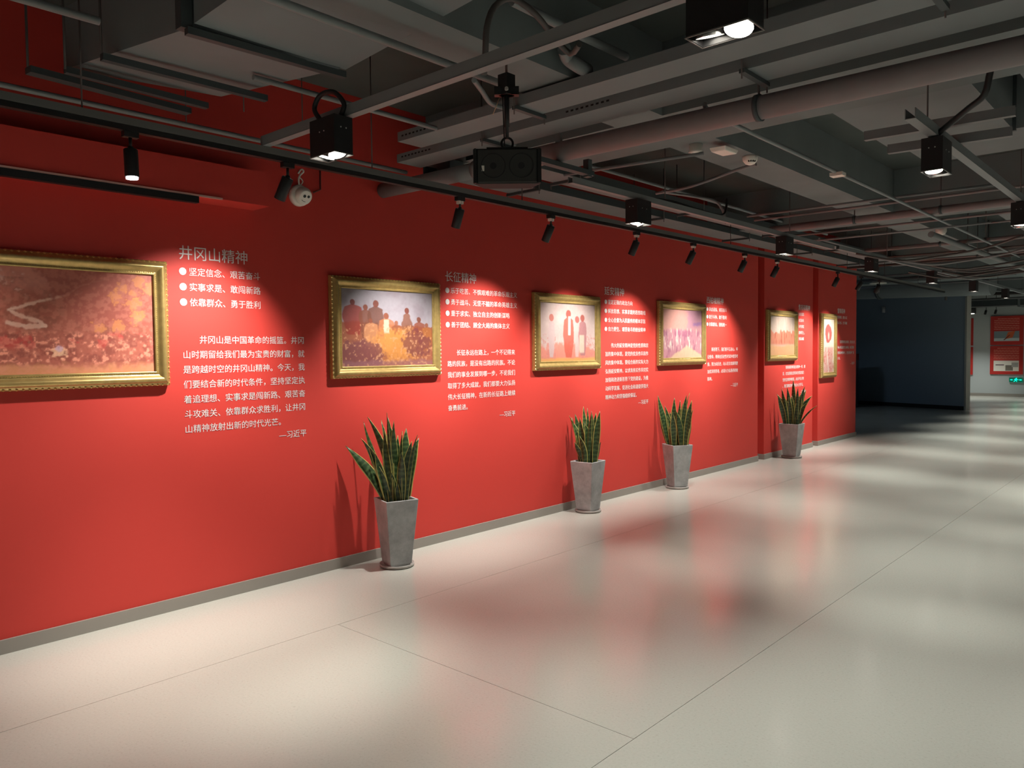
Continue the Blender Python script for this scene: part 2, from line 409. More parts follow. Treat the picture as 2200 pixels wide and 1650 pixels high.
def paint(kind, w, h):
    rng = np.random.default_rng(kind*7+3)
    X, Y = np.meshgrid(np.linspace(0, 1, w), np.linspace(0, 1, h))   # Y up
    ws = w / h
    n = fbm(h, w, 4, round(4*ws), rng); n2 = fbm(h, w, 14, round(14*ws), rng); n3 = fbm(h, w, 30, round(30*ws), rng, 3)
    img = np.zeros((h, w, 3)) + lin((150, 80, 66))
    if kind == 1:      # broad brown-red valley with a pale river, yellow trees, crowd below
        img = np.zeros((h, w, 3)) + lin((142, 74, 60))
        img = mixc(img, (172, 108, 96), sst(Y + (n-0.5)*0.3, 0.72, 0.9))
        img = mixc(img, (118, 66, 50), sst(n2, 0.45, 0.65)*0.7*(Y < 0.9))
        RV = [(.83,.92),(.76,.86),(.71,.76),(.62,.68),(.57,.63),(.535,.60),(.56,.555),(.62,.50),(.64,.455),(.58,.45),(.53,.48)]
        dmin = np.full((h, w), 9.0)
        for (xa, ya), (xb, yb) in zip(RV[:-1], RV[1:]):
            vx, vy = (xb-xa)*ws, yb-ya
            tt = np.clip((((X-xa)*ws)*vx + (Y-ya)*vy)/(vx*vx+vy*vy), 0, 1)
            dmin = np.minimum(dmin, np.hypot((X-xa)*ws - tt*vx, (Y-ya) - tt*vy) - 0.010 - 0.03*np.clip(0.85-Y, 0, 1))
        img = mixc(img, (196, 160, 142), sst(-dmin + (n3-0.5)*0.03, -0.006, 0.010))
        img = mixc(img, (190, 150, 138), sst(n2 + 0.3*n, 0.75, 0.9)*sst(Y, 0.66, 0.8)*0.8)
        img = mixc(img, (136, 66, 56), sst(X - 0.62 - (0.9-Y)*0.25 + (n2-0.5)*0.1, 0, 0.04)*sst(Y, 0.42, 0.5)*0.9)
        for cx, cy, r in ((0.895,0.85,0.05),(0.95,0.92,0.06),(0.93,0.80,0.05),(0.87,0.75,0.06),(0.935,0.69,0.07),(0.945,0.58,0.06),(0.94,0.52,0.05),(0.81,0.45,0.05),(0.87,0.46,0.055),(0.99,0.85,0.06)):
            d = np.hypot((X-cx)*ws, (Y-cy)) + (n3-0.5)*0.12 + (n2-0.5)*0.06
            img = mixc(img, (196, 128, 70), sst(r-d, -0.012, 0.012)*0.6)
        crowd = sst(0.42-Y, 0.0, 0.06)*sst(Y, 0.06, 0.12)
        img = mixc(img, (112, 50, 42), crowd*sst(n2, 0.40, 0.55)*0.8)
        img = mixc(img, (204, 130, 104), crowd*sst(n3, 0.60, 0.68)*0.9)
        img = mixc(img, (168, 44, 44), crowd*sst(fbm(h, w, 10, 22, rng), 0.56, 0.66)*sst(Y, 0.2, 0.3)*0.8)
        img = mixc(img, (214, 176, 140), sst(0.05-np.hypot((X-0.68)*ws*0.6, (Y-0.20)*0.9)+(n3-0.5)*0.08, 0, 0.03)*0.8)
        img = mixc(img, (170, 160, 190), sst(0.035-np.hypot((X-0.68)*ws, (Y-0.24))+(n3-0.5)*0.05, 0, 0.02)*0.7)
        img = mixc(img, (190, 130, 88), sst(0.12-Y+(n2-0.5)*0.12, 0, 0.08)*0.75)
    elif kind == 2:    # brown-orange seated crowd against a mauve-grey sky
        img = np.zeros((h, w, 3)) + lin((176, 168, 176))
        img = mixc(img, (150, 132, 142), sst(n, 0.4, 0.7)*0.5)
        hz = 0.60 + (n2-0.5)*0.10 - 0.06*X
        img = mixc(img, (160, 96, 72), sst(hz-Y, 0, 0.03))
        img = figures(img, X, Y, rng, [(0.12, 0.4, 0.86, 0.10, (150, 62, 52), (120, 54, 46)), (0.25, 0.35, 0.80, 0.07, (134, 80, 62), (134, 74, 56)), (0.36, 0.3, 0.86, 0.09, (120, 76, 62), (134, 74, 60)),
                                       (0.70, 0.3, 0.78, 0.05, (140, 90, 70), (130, 70, 58)), (0.47, 0.2, 0.7, 0.09, (188, 120, 84), (150, 84, 60)), (0.30, 0.25, 0.62, 0.08, (196, 134, 96), (140, 80, 62)),
                                       (0.58, 0.2, 0.6, 0.07, (150, 88, 66), (164, 100, 74)), (0.84, 0.2, 0.66, 0.08, (150, 82, 60), (130, 76, 60)), (0.93, 0.2, 0.58, 0.06, (170, 104, 60), (150, 90, 66))])
        fire = sst(0.34-np.hypot((X-0.58)*0.9, (Y-0.28))+(n3-0.5)*0.3, 0, 0.2)*sst(0.55-Y, 0, 0.1)
        img = mixc(img, (220, 150, 76), fire*0.75)
        img = mixc(img, (122, 70, 74), sst(0.26-np.hypot((X-0.20), (Y-0.12)*1.1)+(n2-0.5)*0.14, 0, 0.04)*0.8)
        img = mixc(img, (118, 62, 66), sst(0.18-np.hypot((X-0.80), (Y-0.30)*0.9)+(n2-0.5)*0.16, 0, 0.04)*0.75)
        img = mixc(img, (216, 196, 170), sst(0.035-abs(X-0.47)+(n3-0.5)*0.02, 0, 0.01)*sst(Y, 0.42, 0.46)*(1-sst(Y, 0.60, 0.63)))
        img = mixc(img, (150, 104, 110), sst(0.10-Y+(n2-0.5)*0.08, 0, 0.05)*0.6)
        img = mixc(img, (214, 158, 120), sst(n3, 0.62, 0.72)*(Y < 0.55)*0.6)
    elif kind == 3:    # pale sky, four generic standing figures on peach ground
        img = np.zeros((h, w, 3)) + lin((208, 182, 176))
        img = mixc(img, (222, 200, 192), sst(n, 0.35, 0.65)*0.6)
        img = mixc(img, (226, 132, 112), sst(0.40-Y+(n2-0.5)*0.22-abs(X-0.45)*0.2, 0, 0.12)*0.85)
        img = mixc(img, (200, 128, 120), sst(n3, 0.52, 0.66)*sst(0.5-Y, 0, 0.1)*(abs(X-0.45) > 0.18)*0.7)
        img = figures(img, X, Y, rng, [(0.20, 0.06, 0.80, 0.055, (204, 178, 176), (196, 116, 104)), (0.50, 0.05, 0.88, 0.095, (206, 98, 82), (176, 92, 82)),
                                       (0.66, 0.06, 0.78, 0.05, (220, 184, 178), (186, 104, 96)), (0.76, 0.08, 0.81, 0.075, (176, 120, 122), (178, 96, 86))], 0.008)
        img = mixc(img, (238, 226, 204), sst(0.026-abs(X-0.515-0.01*(Y-0.5)), 0, 0.008)*sst(Y, 0.44, 0.46)*(1-sst(Y, 0.76, 0.79)))
        img = mixc(img, (216, 196, 176), sst(0.05-abs(X-0.745), 0, 0.01)*sst(Y, 0.12, 0.16)*(1-sst(Y, 0.44, 0.47))*0.9)
        img = mixc(img, (226, 170, 96), sst(0.07-Y+(n-0.5)*0.05, 0, 0.04)*0.8)
    elif kind == 4:    # pink and lilac crowd under a pale slope
        img = np.zeros((h, w, 3)) + lin((214, 158, 146))
        img = mixc(img, (186, 136, 158), sst(X + (n-0.5)*0.6, 0.55, 0.8)*sst(Y, 0.5, 0.7)*0.8)
        img = mixc(img, (200, 142, 152), sst(0.62-Y+(n2-0.5)*0.1, 0, 0.08))
        st = fbm(h, w, 5, 34, rng, 3)
        img = mixc(img, (240, 214, 200), sst(st, 0.55, 0.66)*sst(0.64-Y, 0, 0.08)*sst(Y, 0.12, 0.25)*0.9)
        img = mixc(img, (168, 104, 128), sst(fbm(h, w, 6, 26, rng, 3), 0.56, 0.68)*sst(0.62-Y, 0, 0.08)*0.8)
        img = mixc(img, (232, 200, 164), sst(0.30-Y - abs(X-0.62)*0.55+(n2-0.5)*0.06, 0.02, 0.07)*0.85)
        img = mixc(img, (150, 110, 160), sst(0.05-abs(Y-0.71-(X-0.85)*0.1)+(n3-0.5)*0.06, 0, 0.03)*sst(X, 0.74, 0.8)*0.8)
    elif kind == 5:    # beige sky over orange upright strokes, peach ground
        img = np.zeros((h, w, 3)) + lin((212, 188, 172))
        st = fbm(h, w, 3, 26, rng, 3)
        img = mixc(img, (226, 206, 190), sst(st, 0.5, 0.6)*0.6)
        top = 0.62 + (fbm(h, w, 1, 16, rng, 3)-0.5)*0.22
        img = mixc(img, (216, 138, 112), sst(top-Y, 0, 0.03)*sst(Y, 0.2, 0.32))
        img = mixc(img, (186, 104, 84), sst(fbm(h, w, 4, 24, rng, 3), 0.52, 0.64)*sst(top-Y, 0, 0.04)*sst(Y, 0.24, 0.36)*0.85)
        img = mixc(img, (226, 172, 128), sst(0.30-Y+(n-0.5)*0.1, 0, 0.08))
    else:              # cream sheet with a soft red generic bust shape
        img = np.zeros((h, w, 3)) + lin((240, 226, 206))
        d = np.hypot((X-0.5)*1.25, (Y-0.72)*1.0)
        img = mixc(img, (196, 92, 88), sst(0.27-np.hypot((X-0.5)*0.85, (Y-0.73)*1.45)+(n2-0.5)*0.10, 0, 0.03)*0.95)
        img = mixc(img, (238, 206, 190), sst(0.085-np.hypot((X-0.52), (Y-0.68)*0.9), 0, 0.04)*0.8)
        img = mixc(img, (226, 158, 150), sst(0.44-abs(X-0.5)-Y*0.1+(n2-0.5)*0.2, 0, 0.06)*sst(0.50-Y, 0, 0.05)*0.75)
        img = mixc(img, (204, 104, 98), sst(n3, 0.56, 0.66)*sst(0.5-Y, 0, 0.06)*0.75)
        img = mixc(img, (245, 232, 214), sst(0.035-abs(X-0.36-(0.5-Y)*0.3), 0, 0.015)*(Y < 0.48))
    if kind == 1:
        img = mixc(img, (182, 118, 100), sst(n3, 0.42, 0.62)*0.30)
        img = img*0.84 + lin((200, 124, 108))*0.16  # washed-out pinkish haze mixed evenly into the canvas colours
    img = img * (0.93 + 0.14*n3[..., None])
    return np.clip(img*(1.45 if kind == 1 else 0.60), 0, 1)

def paint_plane(name, w, h, img, m, origin, ux, uy, parent):
    """a flat sheet from origin along ux (width) and uy (height) carrying the painted colours"""
    ny, nx = img.shape[:2]
    O = np.array(origin); ux = np.array(ux); uy = np.array(uy)
    a = np.linspace(0, w, nx); c = np.linspace(0, h, ny)
    A, Cc = np.meshgrid(a, c)
    V = O[None, None] + A[..., None]*ux + Cc[..., None]*uy
    me = bpy.data.meshes.new(name)
    idx = np.arange(nx*ny).reshape(ny, nx)
    Fq = np.stack([idx[:-1, :-1], idx[:-1, 1:], idx[1:, 1:], idx[1:, :-1]], -1).reshape(-1, 4)
    me.from_pydata(V.reshape(-1, 3).tolist(), [], Fq.tolist())
    at = me.color_attributes.new('paint', 'FLOAT_COLOR', 'POINT')
    at.data.foreach_set('color', np.concatenate([img.reshape(-1, 3), np.ones((nx*ny, 1))], 1).ravel())
    me.materials.append(m)
    o = bpy.data.objects.new(name, me); COL.objects.link(o)
    o.parent = parent
    if parent: o.location = -Vector(parent['_w'])
    return o

# moulding profile: (distance in from the outer edge, height off the wall)
PROF = [(0.0, 0.0), (0.0, 0.030), (0.006, 0.038), (0.014, 0.040), (0.020, 0.052), (0.030, 0.060), (0.040, 0.060), (0.050, 0.052),
        (0.058, 0.042), (0.066, 0.036), (0.072, 0.036), (0.076, 0.040), (0.084, 0.038), (0.086, 0.026)]
def framed_picture(y0, y1, z0, z1, kind, label):
    t = thing('framed_painting', label, 'painting', (0, (y0+y1)/2, z0), 'gold framed paintings on the red wall')
    corners = [(y0, z0), (y1, z0), (y1, z1), (y0, z1)]
    inw = [(1, 1), (-1, 1), (-1, -1), (1, -1)]
    X0 = 0.002
    for s in range(4):
        c0, c1 = corners[s], corners[(s+1) % 4]; i0, i1 = inw[s], inw[(s+1) % 4]
        vs = []; n = len(PROF)
        for c, i in ((c0, i0), (c1, i1)):
            for d, hgt in PROF:
                vs.append((X0 + hgt, c[0] + i[0]*d, c[1] + i[1]*d))
        fs = [(k, k+1, n+k+1, n+k) for k in range(n-1)]
        fs = [f[::-1] for f in fs]
        mb = MB().add(vs, fs, True)
        o = part('frame_rail', mb, GOLD, t)
    # beading on the inner lip, leaf ornament on the outer lip
    bead = MB(); orn = MB()
    def gem(mb, c, a, r, l):
        c = Vector(c); a = Vector(a); n_ = Vector((1, 0, 0)); s_ = a.cross(n_)
        vs = [c+a*l, c+s_*r, c-a*l, c-s_*r, c+n_*r*0.9]
        mb.add(vs, [(0, 4, 1), (1, 4, 2), (2, 4, 3), (3, 4, 0)], False)
    for s in range(4):
        c0, c1 = Vector((0, *corners[s])), Vector((0, *corners[(s+1) % 4]))
        L = (c1-c0).length; a = (c1-c0)/L; inn = Vector((1, 0, 0)).cross(a)
        if (Vector((0, (y0+y1)/2, (z0+z1)/2)) - c0).dot(inn) < 0: inn = -inn
        k = int((L-0.16)/0.0125)
        for q in range(k):
            p = c0 + a*(0.08 + (q+0.5)*(L-0.16)/k) + inn*0.073 + Vector((X0+0.037, 0, 0))
            gem(bead, p, a, 0.0042, 0.0042)
        k = int(L/0.030)
        for q in range(k):
            p = c0 + a*((q+0.5)*L/k) + inn*0.007 + Vector((X0+0.036, 0, 0))
            gem(orn, p, a, 0.0085, 0.012)
    ob = part('bead_trim', bead, GOLDB, t); ob['kind'] = 'stuff'
    oo = part('leaf_trim', orn, GOLDB, t); oo['kind'] = 'stuff'
    w, h = (y1-y0)-0.168, (z1-z0)-0.168
    res = 150
    nx = int(res*(w/h if w > h else 1)); ny = int(res*(1 if w > h else h/w))
    paint_plane('canvas', w, h, paint(kind, nx, ny), CANVAS, (X0+0.026, y0+0.084, z0+0.084), (0, 1, 0), (0, 0, 1), t)
    part('backing_board', MB().box((0.001, y0+0.01, z0+0.01), (X0+0.024, y1-0.01, z1-0.01)), RODM, t)

framed_picture(0.30, 2.06, 1.372, 2.108, 1, 'wide gold framed painting of a valley and river, cut off by the near end')
framed_picture(3.215, 4.26, 1.372, 2.108, 2, 'gold framed painting of a brown seated crowd, above the nearest potted plant')
framed_picture(5.43, 6.465, 1.375, 2.10, 3, 'gold framed painting of four standing figures under a pale sky')
framed_picture(7.60, 8.68, 1.380, 2.115, 4, 'gold framed painting of a pink and lilac crowd')
framed_picture(10.485, 11.53, 1.385, 2.115, 5, 'gold framed painting with beige sky, between the two wall grooves')
framed_picture(12.50, 13.17, 1.085, 2.125, 6, 'tall narrow gold framed picture, red bust on cream, nearest the wall end')

# ------------------------------------------------------------------ lettering on the wall
def text_mesh(s, size, width=None):
    c = bpy.data.curves.new('text', 'FONT'); c.body = s; c.size = size; c.resolution_u = 2; c.offset = 0
    c.extrude = 0.0006
    o = bpy.data.objects.new('text', c); COL.objects.link(o)
    dg = bpy.context.evaluated_depsgraph_get()
    me = bpy.data.meshes.new_from_object(o.evaluated_get(dg))
    bpy.data.objects.remove(o); bpy.data.curves.remove(c)
    n = len(me.vertices); co = np.zeros(n*3, 'f'); me.vertices.foreach_get('co', co); co = co.reshape(-1, 3)
    return me, co
def place_text(name, s, y, zc, size, parent, right=False, sx=1.0, bullet=False):
    me, co = text_mesh(s, size)
    zmid = 0.36*size     # optical middle of the em box
    xw = co[:, 0].max() if len(co) else 0
    X = co[:, 0]*sx
    if right: X = X - X.max()
    off = 0.062 if bullet else 0
    new = np.stack([0.002 + co[:, 2], y + off + X, zc + co[:, 1] - zmid], 1)
    if bullet:
        pass
    me.vertices.foreach_set('co', new.astype('f').ravel()); me.materials.clear(); me.materials.append(TEXTM); me.update()
    o = bpy.data.objects.new(name, me); COL.objects.link(o); o.parent = parent
    o.location = -Vector(parent['_w'])
    if bullet:
        mb = MB(); n = 24; r = 0.0225
        mb.add([(0.0026, y+r+0.002+r*math.cos(2*math.pi*k/n), zc+r*math.sin(2*math.pi*k/n)) for k in range(n)], [tuple(range(n))])
        part('bullet', mb, TEXTM, parent)
    return o

def wall_text(y, head, bullets, hz, bz, para, py, pz, pitch, em, author, ar, az, label, bem=0.0535, hy=None):
    t = thing('wall_lettering', label, 'lettering', (0, y, az), 'white lettering on the red wall')
    place_text('heading', head, hy if hy is not None else y, hz, 0.092, t)
    for k, b_ in enumerate(bullets):
        place_text('bullet_line', b_, y, bz - k*0.0935, bem, t, bullet=True)
    for k, p in enumerate(para):
        place_text('text_line', p, py, pz - k*pitch, em, t)
    place_text('signature_line', author, ar, az, em, t, right=True)
AU = '—习近平'
wall_text(2.145, '井冈山精神', ['坚定信念、艰苦奋斗', '实事求是、敢闯新路', '依靠群众、勇于胜利'], 2.175, 2.062,
          ['　　井冈山是中国革命的摇篮。井冈', '山时期留给我们最为宝贵的财富，就', '是跨越时空的井冈山精神。今天，我', '们要结合新的时代条件，坚持坚定执', '着追理想、实事求是闯新路、艰苦奋', '斗攻难关、依靠群众求胜利，让井冈', '山精神放射出新的时代光芒。'],
          2.155, 1.645, 0.0915, 0.0535, AU, 3.012, 1.005, 'white lettering beside the valley painting, three bullet lines over seven text lines')
wall_text(4.345, '长征精神', ['乐于吃苦、不惧艰难的革命乐观主义', '勇于战斗、无坚不摧的革命英雄主义', '重于求实、独立自主的创新谋略', '善于团结、顾全大局的集体主义'], 2.175, 2.062,
          ['　　长征永远在路上，一个不记得来', '路的民族，是没有出路的民族。不论', '我们的事业发展到哪一步，不论我们', '取得了多大成就，我们都要大力弘扬', '伟大长征精神，在新的长征路上继续', '奋勇前进。'],
          4.36, 1.55, 0.0915, 0.0522, AU, 5.19, 1.0, 'white lettering beside the seated crowd painting, four bullet lines over six text lines', bem=0.0515)
wall_text(6.585, '延安精神', ['坚定正确的政治方向', '解放思想、实事求是的思想路线', '全心全意为人民服务的根本宗旨', '自力更生、艰苦奋斗的创业精神'], 2.175, 2.062,
          ['　　伟大的延安精神是党的性质和宗', '旨的集中体现，是党的优良作风和作', '风的集中体现，要结合新的实际大力', '弘扬延安精神，以求真务实作风切实', '加强和改进新形势下党的建设，为推', '动科学发展、促进社会和谐提供强大', '精神动力和坚强组织保证。'],
          6.595, 1.61, 0.0900, 0.0518, AU, 7.42, 0.985, 'white lettering beside the four figures painting, seven lines above the second plant', bem=0.0515)
wall_text(8.765, '西柏坡精神', ['谦虚谨慎、艰苦奋斗', '敢于斗争、敢于胜利', '依靠群众、团结统一'], 2.175, 2.062,
          ['　　新形势下，我们要不忘初心、牢', '记使命，继续在历史性考试中经受考', '验，努力向历史、向人民交出新的更', '加优异的答卷，必须大力弘扬西柏坡', '精神。'],
          8.79, 1.56, 0.0925, 0.0525, AU, 9.63, 1.09, 'white lettering beside the pink crowd painting, above the third plant, up to the first groove')
wall_text(11.60, '焦裕禄精神', ['亲民爱民', '艰苦奋斗', '科学求实', '迎难而上、', '无私奉献'], 2.19, 2.085,
          ['　　焦裕禄精神同延安精神一样，都', '是、过去是现在是将来仍然是我们', '党的宝贵精神财富，永远不会过时', '。我们要结合时代特点大力学习。'],
          11.08, 1.285, 0.0915, 0.0535, AU, 11.94, 0.90, 'white lettering between the two wall grooves, running down behind the fourth plant', hy=11.655)
wall_text(13.235, '雷锋精神', ['热爱祖国、服务人民', '助人为乐、甘于奉献'], 2.19, 2.085,
          ['　　雷锋精神是永恒的，是社会主义', '核心价值观的生动体现。你们要做', '雷锋精神的种子，把雷锋精神广播', '开来。'],
          13.33, 1.67, 0.0925, 0.0535, AU, 14.17, 1.30, 'white lettering beside the tall narrow picture, next to the end of the wall', hy=13.31)

# ------------------------------------------------------------------ potted snake plants
def leaf_mesh(base, tip, width, yaw, twist, rng, bow):
    n = 12; cols = [0.0, 0.11, 0.3, 0.5, 0.7, 0.89, 1.0]
    B, T = Vector(base), Vector(tip)
    H = T.z - B.z
    c1 = B + Vector(((T.x-B.x)*bow, (T.y-B.y)*bow, H*0.55))
    vs = []; uvs = []
    length = (T-B).length
    for i in range(n+1):
        t = i/n
        p = B*(1-t)**2 + c1*2*t*(1-t) + T*t*t
        d = ((c1-B)*(1-t) + (T-c1)*t).normalized()
        w = width * 1.34 * (0.50 + 0.50*math.sin(math.pi*min(1, 0.05+t*0.9))) * (1 - max(0, (t-0.58)/0.42)**2.2)
        w = max(w, 0.0012)
        a = yaw + twist*t
        s = Vector((math.cos(a), math.sin(a), 0)); s = (s - d*s.dot(d)).normalized()
        nn = s.cross(d)
        wav = 0.004*math.sin(t*9+yaw*3)
        for c in cols:
            q = (c-0.5)*2
            vs.append(p + s*(q*w/2) + nn*(w*0.16*(q*q) + wav*abs(q)))
            uvs.append((c, t*length))
    m = len(cols); fs = []
    for i in range(n):
        for k in range(m-1):
            fs.append((i*m+k, i*m+k+1, (i+1)*m+k+1, (i+1)*m+k))
    return vs, fs, uvs

def plant(px, py, z_top, corner_ratio, total, tips, s_px, base_u, base_v, label, seed):
    rng = random.Random(seed)
    view = Vector((px-CP[0], py-CP[1], 0)).normalized()
    right = Vector((-view.y, view.x, 0))
    if right.x*RM[0][0] + right.y*RM[1][0] < 0: right = -right
    phi = math.atan(corner_ratio/(1-corner_ratio))
    side = total/(math.sin(phi)+math.cos(phi))
    t = thing('potted_snake_plant', label, 'plant', (px, py, 0), 'snake plants in tall grey planters along the red wall')
    eR = right*math.cos(phi) + view*math.sin(phi)
    eL = -right*math.sin(phi) + view*math.cos(phi)
    def ring(sd, z, inset=0):
        h = sd/2 - inset
        return [Vector((px, py, z)) + eR*a*h + eL*c*h for a, c in ((-1, -1), (1, -1), (1, 1), (-1, 1))]
    zb = 0.025; sb = side*0.66
    mb = MB()
    r0 = ring(sb, zb); r1 = ring(side, z_top); r2 = ring(side, z_top, 0.014); r3 = ring(side*0.93, z_top-0.05, 0.014)
    V = r0+r1+r2+r3; Fs = [(0, 3, 2, 1)]
    for a in (0, 4, 8):
        for k in range(4):
            Fs.append((a+k, a+(k+1) % 4, a+4+(k+1) % 4, a+4+k))
    mb.add(V, Fs)
    part('planter', mb, POT, t, bevel=0.004)
    part('soil', MB().hexa(ring(side*0.9, z_top-0.06, 0.016), ring(side*0.93, z_top-0.035, 0.0145)), SOIL, t)
    sm = MB(); R = sb*0.5*1.414*1.07; n = 40
    prof = [(0, 0.0), (R*0.92, 0.0), (R, 0.006), (R*1.03, 0.024), (R*0.985, 0.024), (R*0.95, 0.012), (0, 0.012)]
    vs = []; fs = []
    for r, z in prof:
        for k in range(n): vs.append((px+r*math.cos(2*math.pi*k/n), py+r*math.sin(2*math.pi*k/n), z+0.0005))
    for i in range(len(prof)-1):
        for k in range(n): fs.append((i*n+k, i*n+(k+1) % n, (i+1)*n+(k+1) % n, (i+1)*n+k))
    sm.add(vs, fs, True)
    part('saucer', sm, SAUCER, t)
    # feet of the planter rest in the saucer
    part('planter_foot', MB().hexa(ring(sb*0.9, 0.012), ring(sb*0.9, zb)), POT, t)
    for u, v, bu, w in tips:
        r = (u-base_u)/s_px; hgt = max(0.06, (base_v-v)/s_px)
        rb = (bu-base_u)/s_px
        db = rng.uniform(-0.07, 0.07); dt = db*1.6 + rng.uniform(-0.06, 0.06)
        lim = side*0.36
        rb = max(-lim, min(lim, rb))
        db = max(-lim, min(lim, db))
        base = Vector((px, py, z_top-0.05)) + right*rb + view*db
        tip = Vector((px, py, z_top-0.02+hgt)) + right*r + view*dt
        tip.x = max(tip.x, 0.03)
        ya = math.atan2(right.y, right.x) + rng.uniform(-0.55, 0.55) + (math.pi if rng.random() < 0.5 else 0)
        vs, fs, uvs = leaf_mesh(base, tip, w, ya, rng.uniform(-0.8, 0.8), rng, rng.uniform(-0.25, 0.6))
        o = part('leaf', MB().add(vs, fs, True), LEAF, t)
        me = o.data; uvl = me.uv_layers.new(name='UVMap')
        lv = np.zeros(len(me.loops), dtype=int); me.loops.foreach_get('vertex_index', lv)
        uvl.data.foreach_set('uv', np.array(uvs)[lv].ravel())
        md = o.modifiers.new('thickness', 'SOLIDIFY'); md.thickness = 0.0025; md.offset = 0

T1 = [(750,948,838,.062),(784,931,836,.05),(790,896,843,.034),(797,889,842,.046),(839,877,848,.02),(841,890,850,.05),(825,898,846,.03),(853,894,855,.048),
      (880,918,872,.066),(907,938,880,.062),(890,938,874,.052),(902,924,878,.022),(870,919,868,.03),(813,961,840,.042),(821,991,842,.046),(845,1003,852,.034),
      (859,1027,860,.03),(893,1025,880,.042),(838,938,846,.05),(861,928,858,.05),(832,910,846,.04),(848,915,852,.055),(895,960,876,.05),(868,960,866,.05),(828,955,846,.045)]
plant(0.275, 3.575, 0.497, 0.29, 0.325, T1, 296, 855, 1070, 'snake plant in a grey concrete planter, nearest the camera, one leaf leaning far out', 11)
T2 = [(1224,889,1250,.045),(1232,893,1250,.04),(1226,896,1252,.04),(1239,887,1254,.05),(1257,871,1262,.055),(1266,873,1266,.03),(1274,879,1268,.03),(1292,878,1280,.05),(1284,884,1277,.055),
      (1249,893,1262,.05),(1260,904,1272,.062),(1294,944,1284,.03),(1238,945,1258,.04),(1276,885,1272,.045),(1244,905,1258,.045),(1252,910,1262,.05),(1268,900,1270,.05),(1286,905,1278,.05),(1247,930,1260,.045),(1281,925,1276,.045)]
plant(0.205, 6.01, 0.495, 0.61, 0.345, T2, 222, 1266, 990, 'snake plant in a grey concrete planter under the wall text beside the four figures painting', 22)
T3 = [(1404.5,847,1442,.055),(1413,880,1440,.05),(1431,869,1444,.045),(1451,851,1448,.05),(1463,858,1456,.035),(1476,845,1468,.05),(1483,840,1468,.018),(1487,856,1474,.05),(1490,875,1476,.05),
      (1455,879,1466,.05),(1441,882,1450,.05),(1469,864,1464,.04),(1478,874,1472,.05),(1447,880,1450,.05),(1436,890,1446,.045),(1462,890,1462,.05),(1484,890,1474,.05),(1471,900,1470,.05),(1452,900,1454,.05),(1443,905,1448,.045)]
plant(0.212, 7.69, 0.495, 0.37, 0.345, T3, 190, 1457, 955, 'snake plant in a grey planter just past the pink crowd painting, one tip leaning wallward', 33)
T4 = [(1670,843,1690,.05),(1673,844,1690,.05),(1681,831,1694,.045),(1692,828,1698,.045),(1705,813,1704,.055),(1714,828,1710,.04),(1728,825,1714,.05),(1731,834,1714,.045),(1743,847,1716,.06),
      (1752,866,1718,.02),(1681,859,1694,.05),(1687,850,1696,.055),(1721,841,1708,.065),(1696,848,1700,.045),(1712,850,1706,.06),(1702,846,1702,.05),(1735,858,1716,.05),(1690,862,1698,.05),(1720,862,1712,.06)]
plant(0.215, 10.90, 0.49, 0.74, 0.36, T4, 150, 1702, 909, 'snake plant in a grey planter standing between the two wall grooves, farthest along', 44)

# ------------------------------------------------------------------ lighting track and its spotlights
TX, TZ = 0.80, 2.62
tr = thing('lighting_track', 'long black lighting track hanging parallel to the red wall', 'track', (TX, 6, TZ))
part('track_rail', MB().box((TX-0.018, -2.5, TZ), (TX+0.018, 16.8, TZ+0.026)), BLACK, tr)
part('support_channel', MB().box((TX-0.022, -2.5, TZ+0.027), (TX+0.022, 16.8, TZ+0.062)), GREYT, tr)
rod_ys = [0.4, 1.35, 3.0, 4.4, 6.1, 7.8, 9.6, 11.4, 13.1, 15.0, 16.5]
for y in rod_ys:
    part('hanger_rod', MB().tube([(TX, y, TZ+0.06), (TX, y, 2.91 if 3.9 < y < 14 else ZS)], 0.004, 6), RODM, tr)
track_lamps = [
    (1.56, (0.93, 1.9, 0), 'bright white lens facing straight down', LENSC),
    (2.41, (0.0, 2.17, 1.22), 'just before the white dome camera', LENS),
    (3.75, (0.0, 3.85, 0.98), 'aimed at the brown seated crowd painting', LENS),
    (4.74, (0.0, 4.75, 1.22), 'aimed at the lettering after the seated crowd painting', LENS),
    (5.96, (0.0, 5.96, 1.12), 'aimed at the four figures painting', LENS),
    (6.99, (0.0, 6.99, 1.22), 'aimed at the lettering after the four figures painting', LENS),
    (8.14, (0.0, 8.14, 1.12), 'aimed at the pink crowd painting', LENS),
    (9.01, (0.0, 9.05, 1.22), 'aimed at the lettering before the first wall groove', LENS),
    (11.03, (0.0, 11.03, 1.12), 'aimed at the beige sky painting', LENS),
    (12.0, (0.0, 11.95, 1.22), 'just before the one farthest along', LENS),
    (12.85, (0.0, 12.75, 1.2), 'farthest along, past the wall end', LENS),
    (0.35, (0.0, 0.6, 1.45), 'out of view at the near end', LENS),
    (-0.9, (0.0, -0.9, 1.45), 'out of view, next to nearest end', LENS),
]
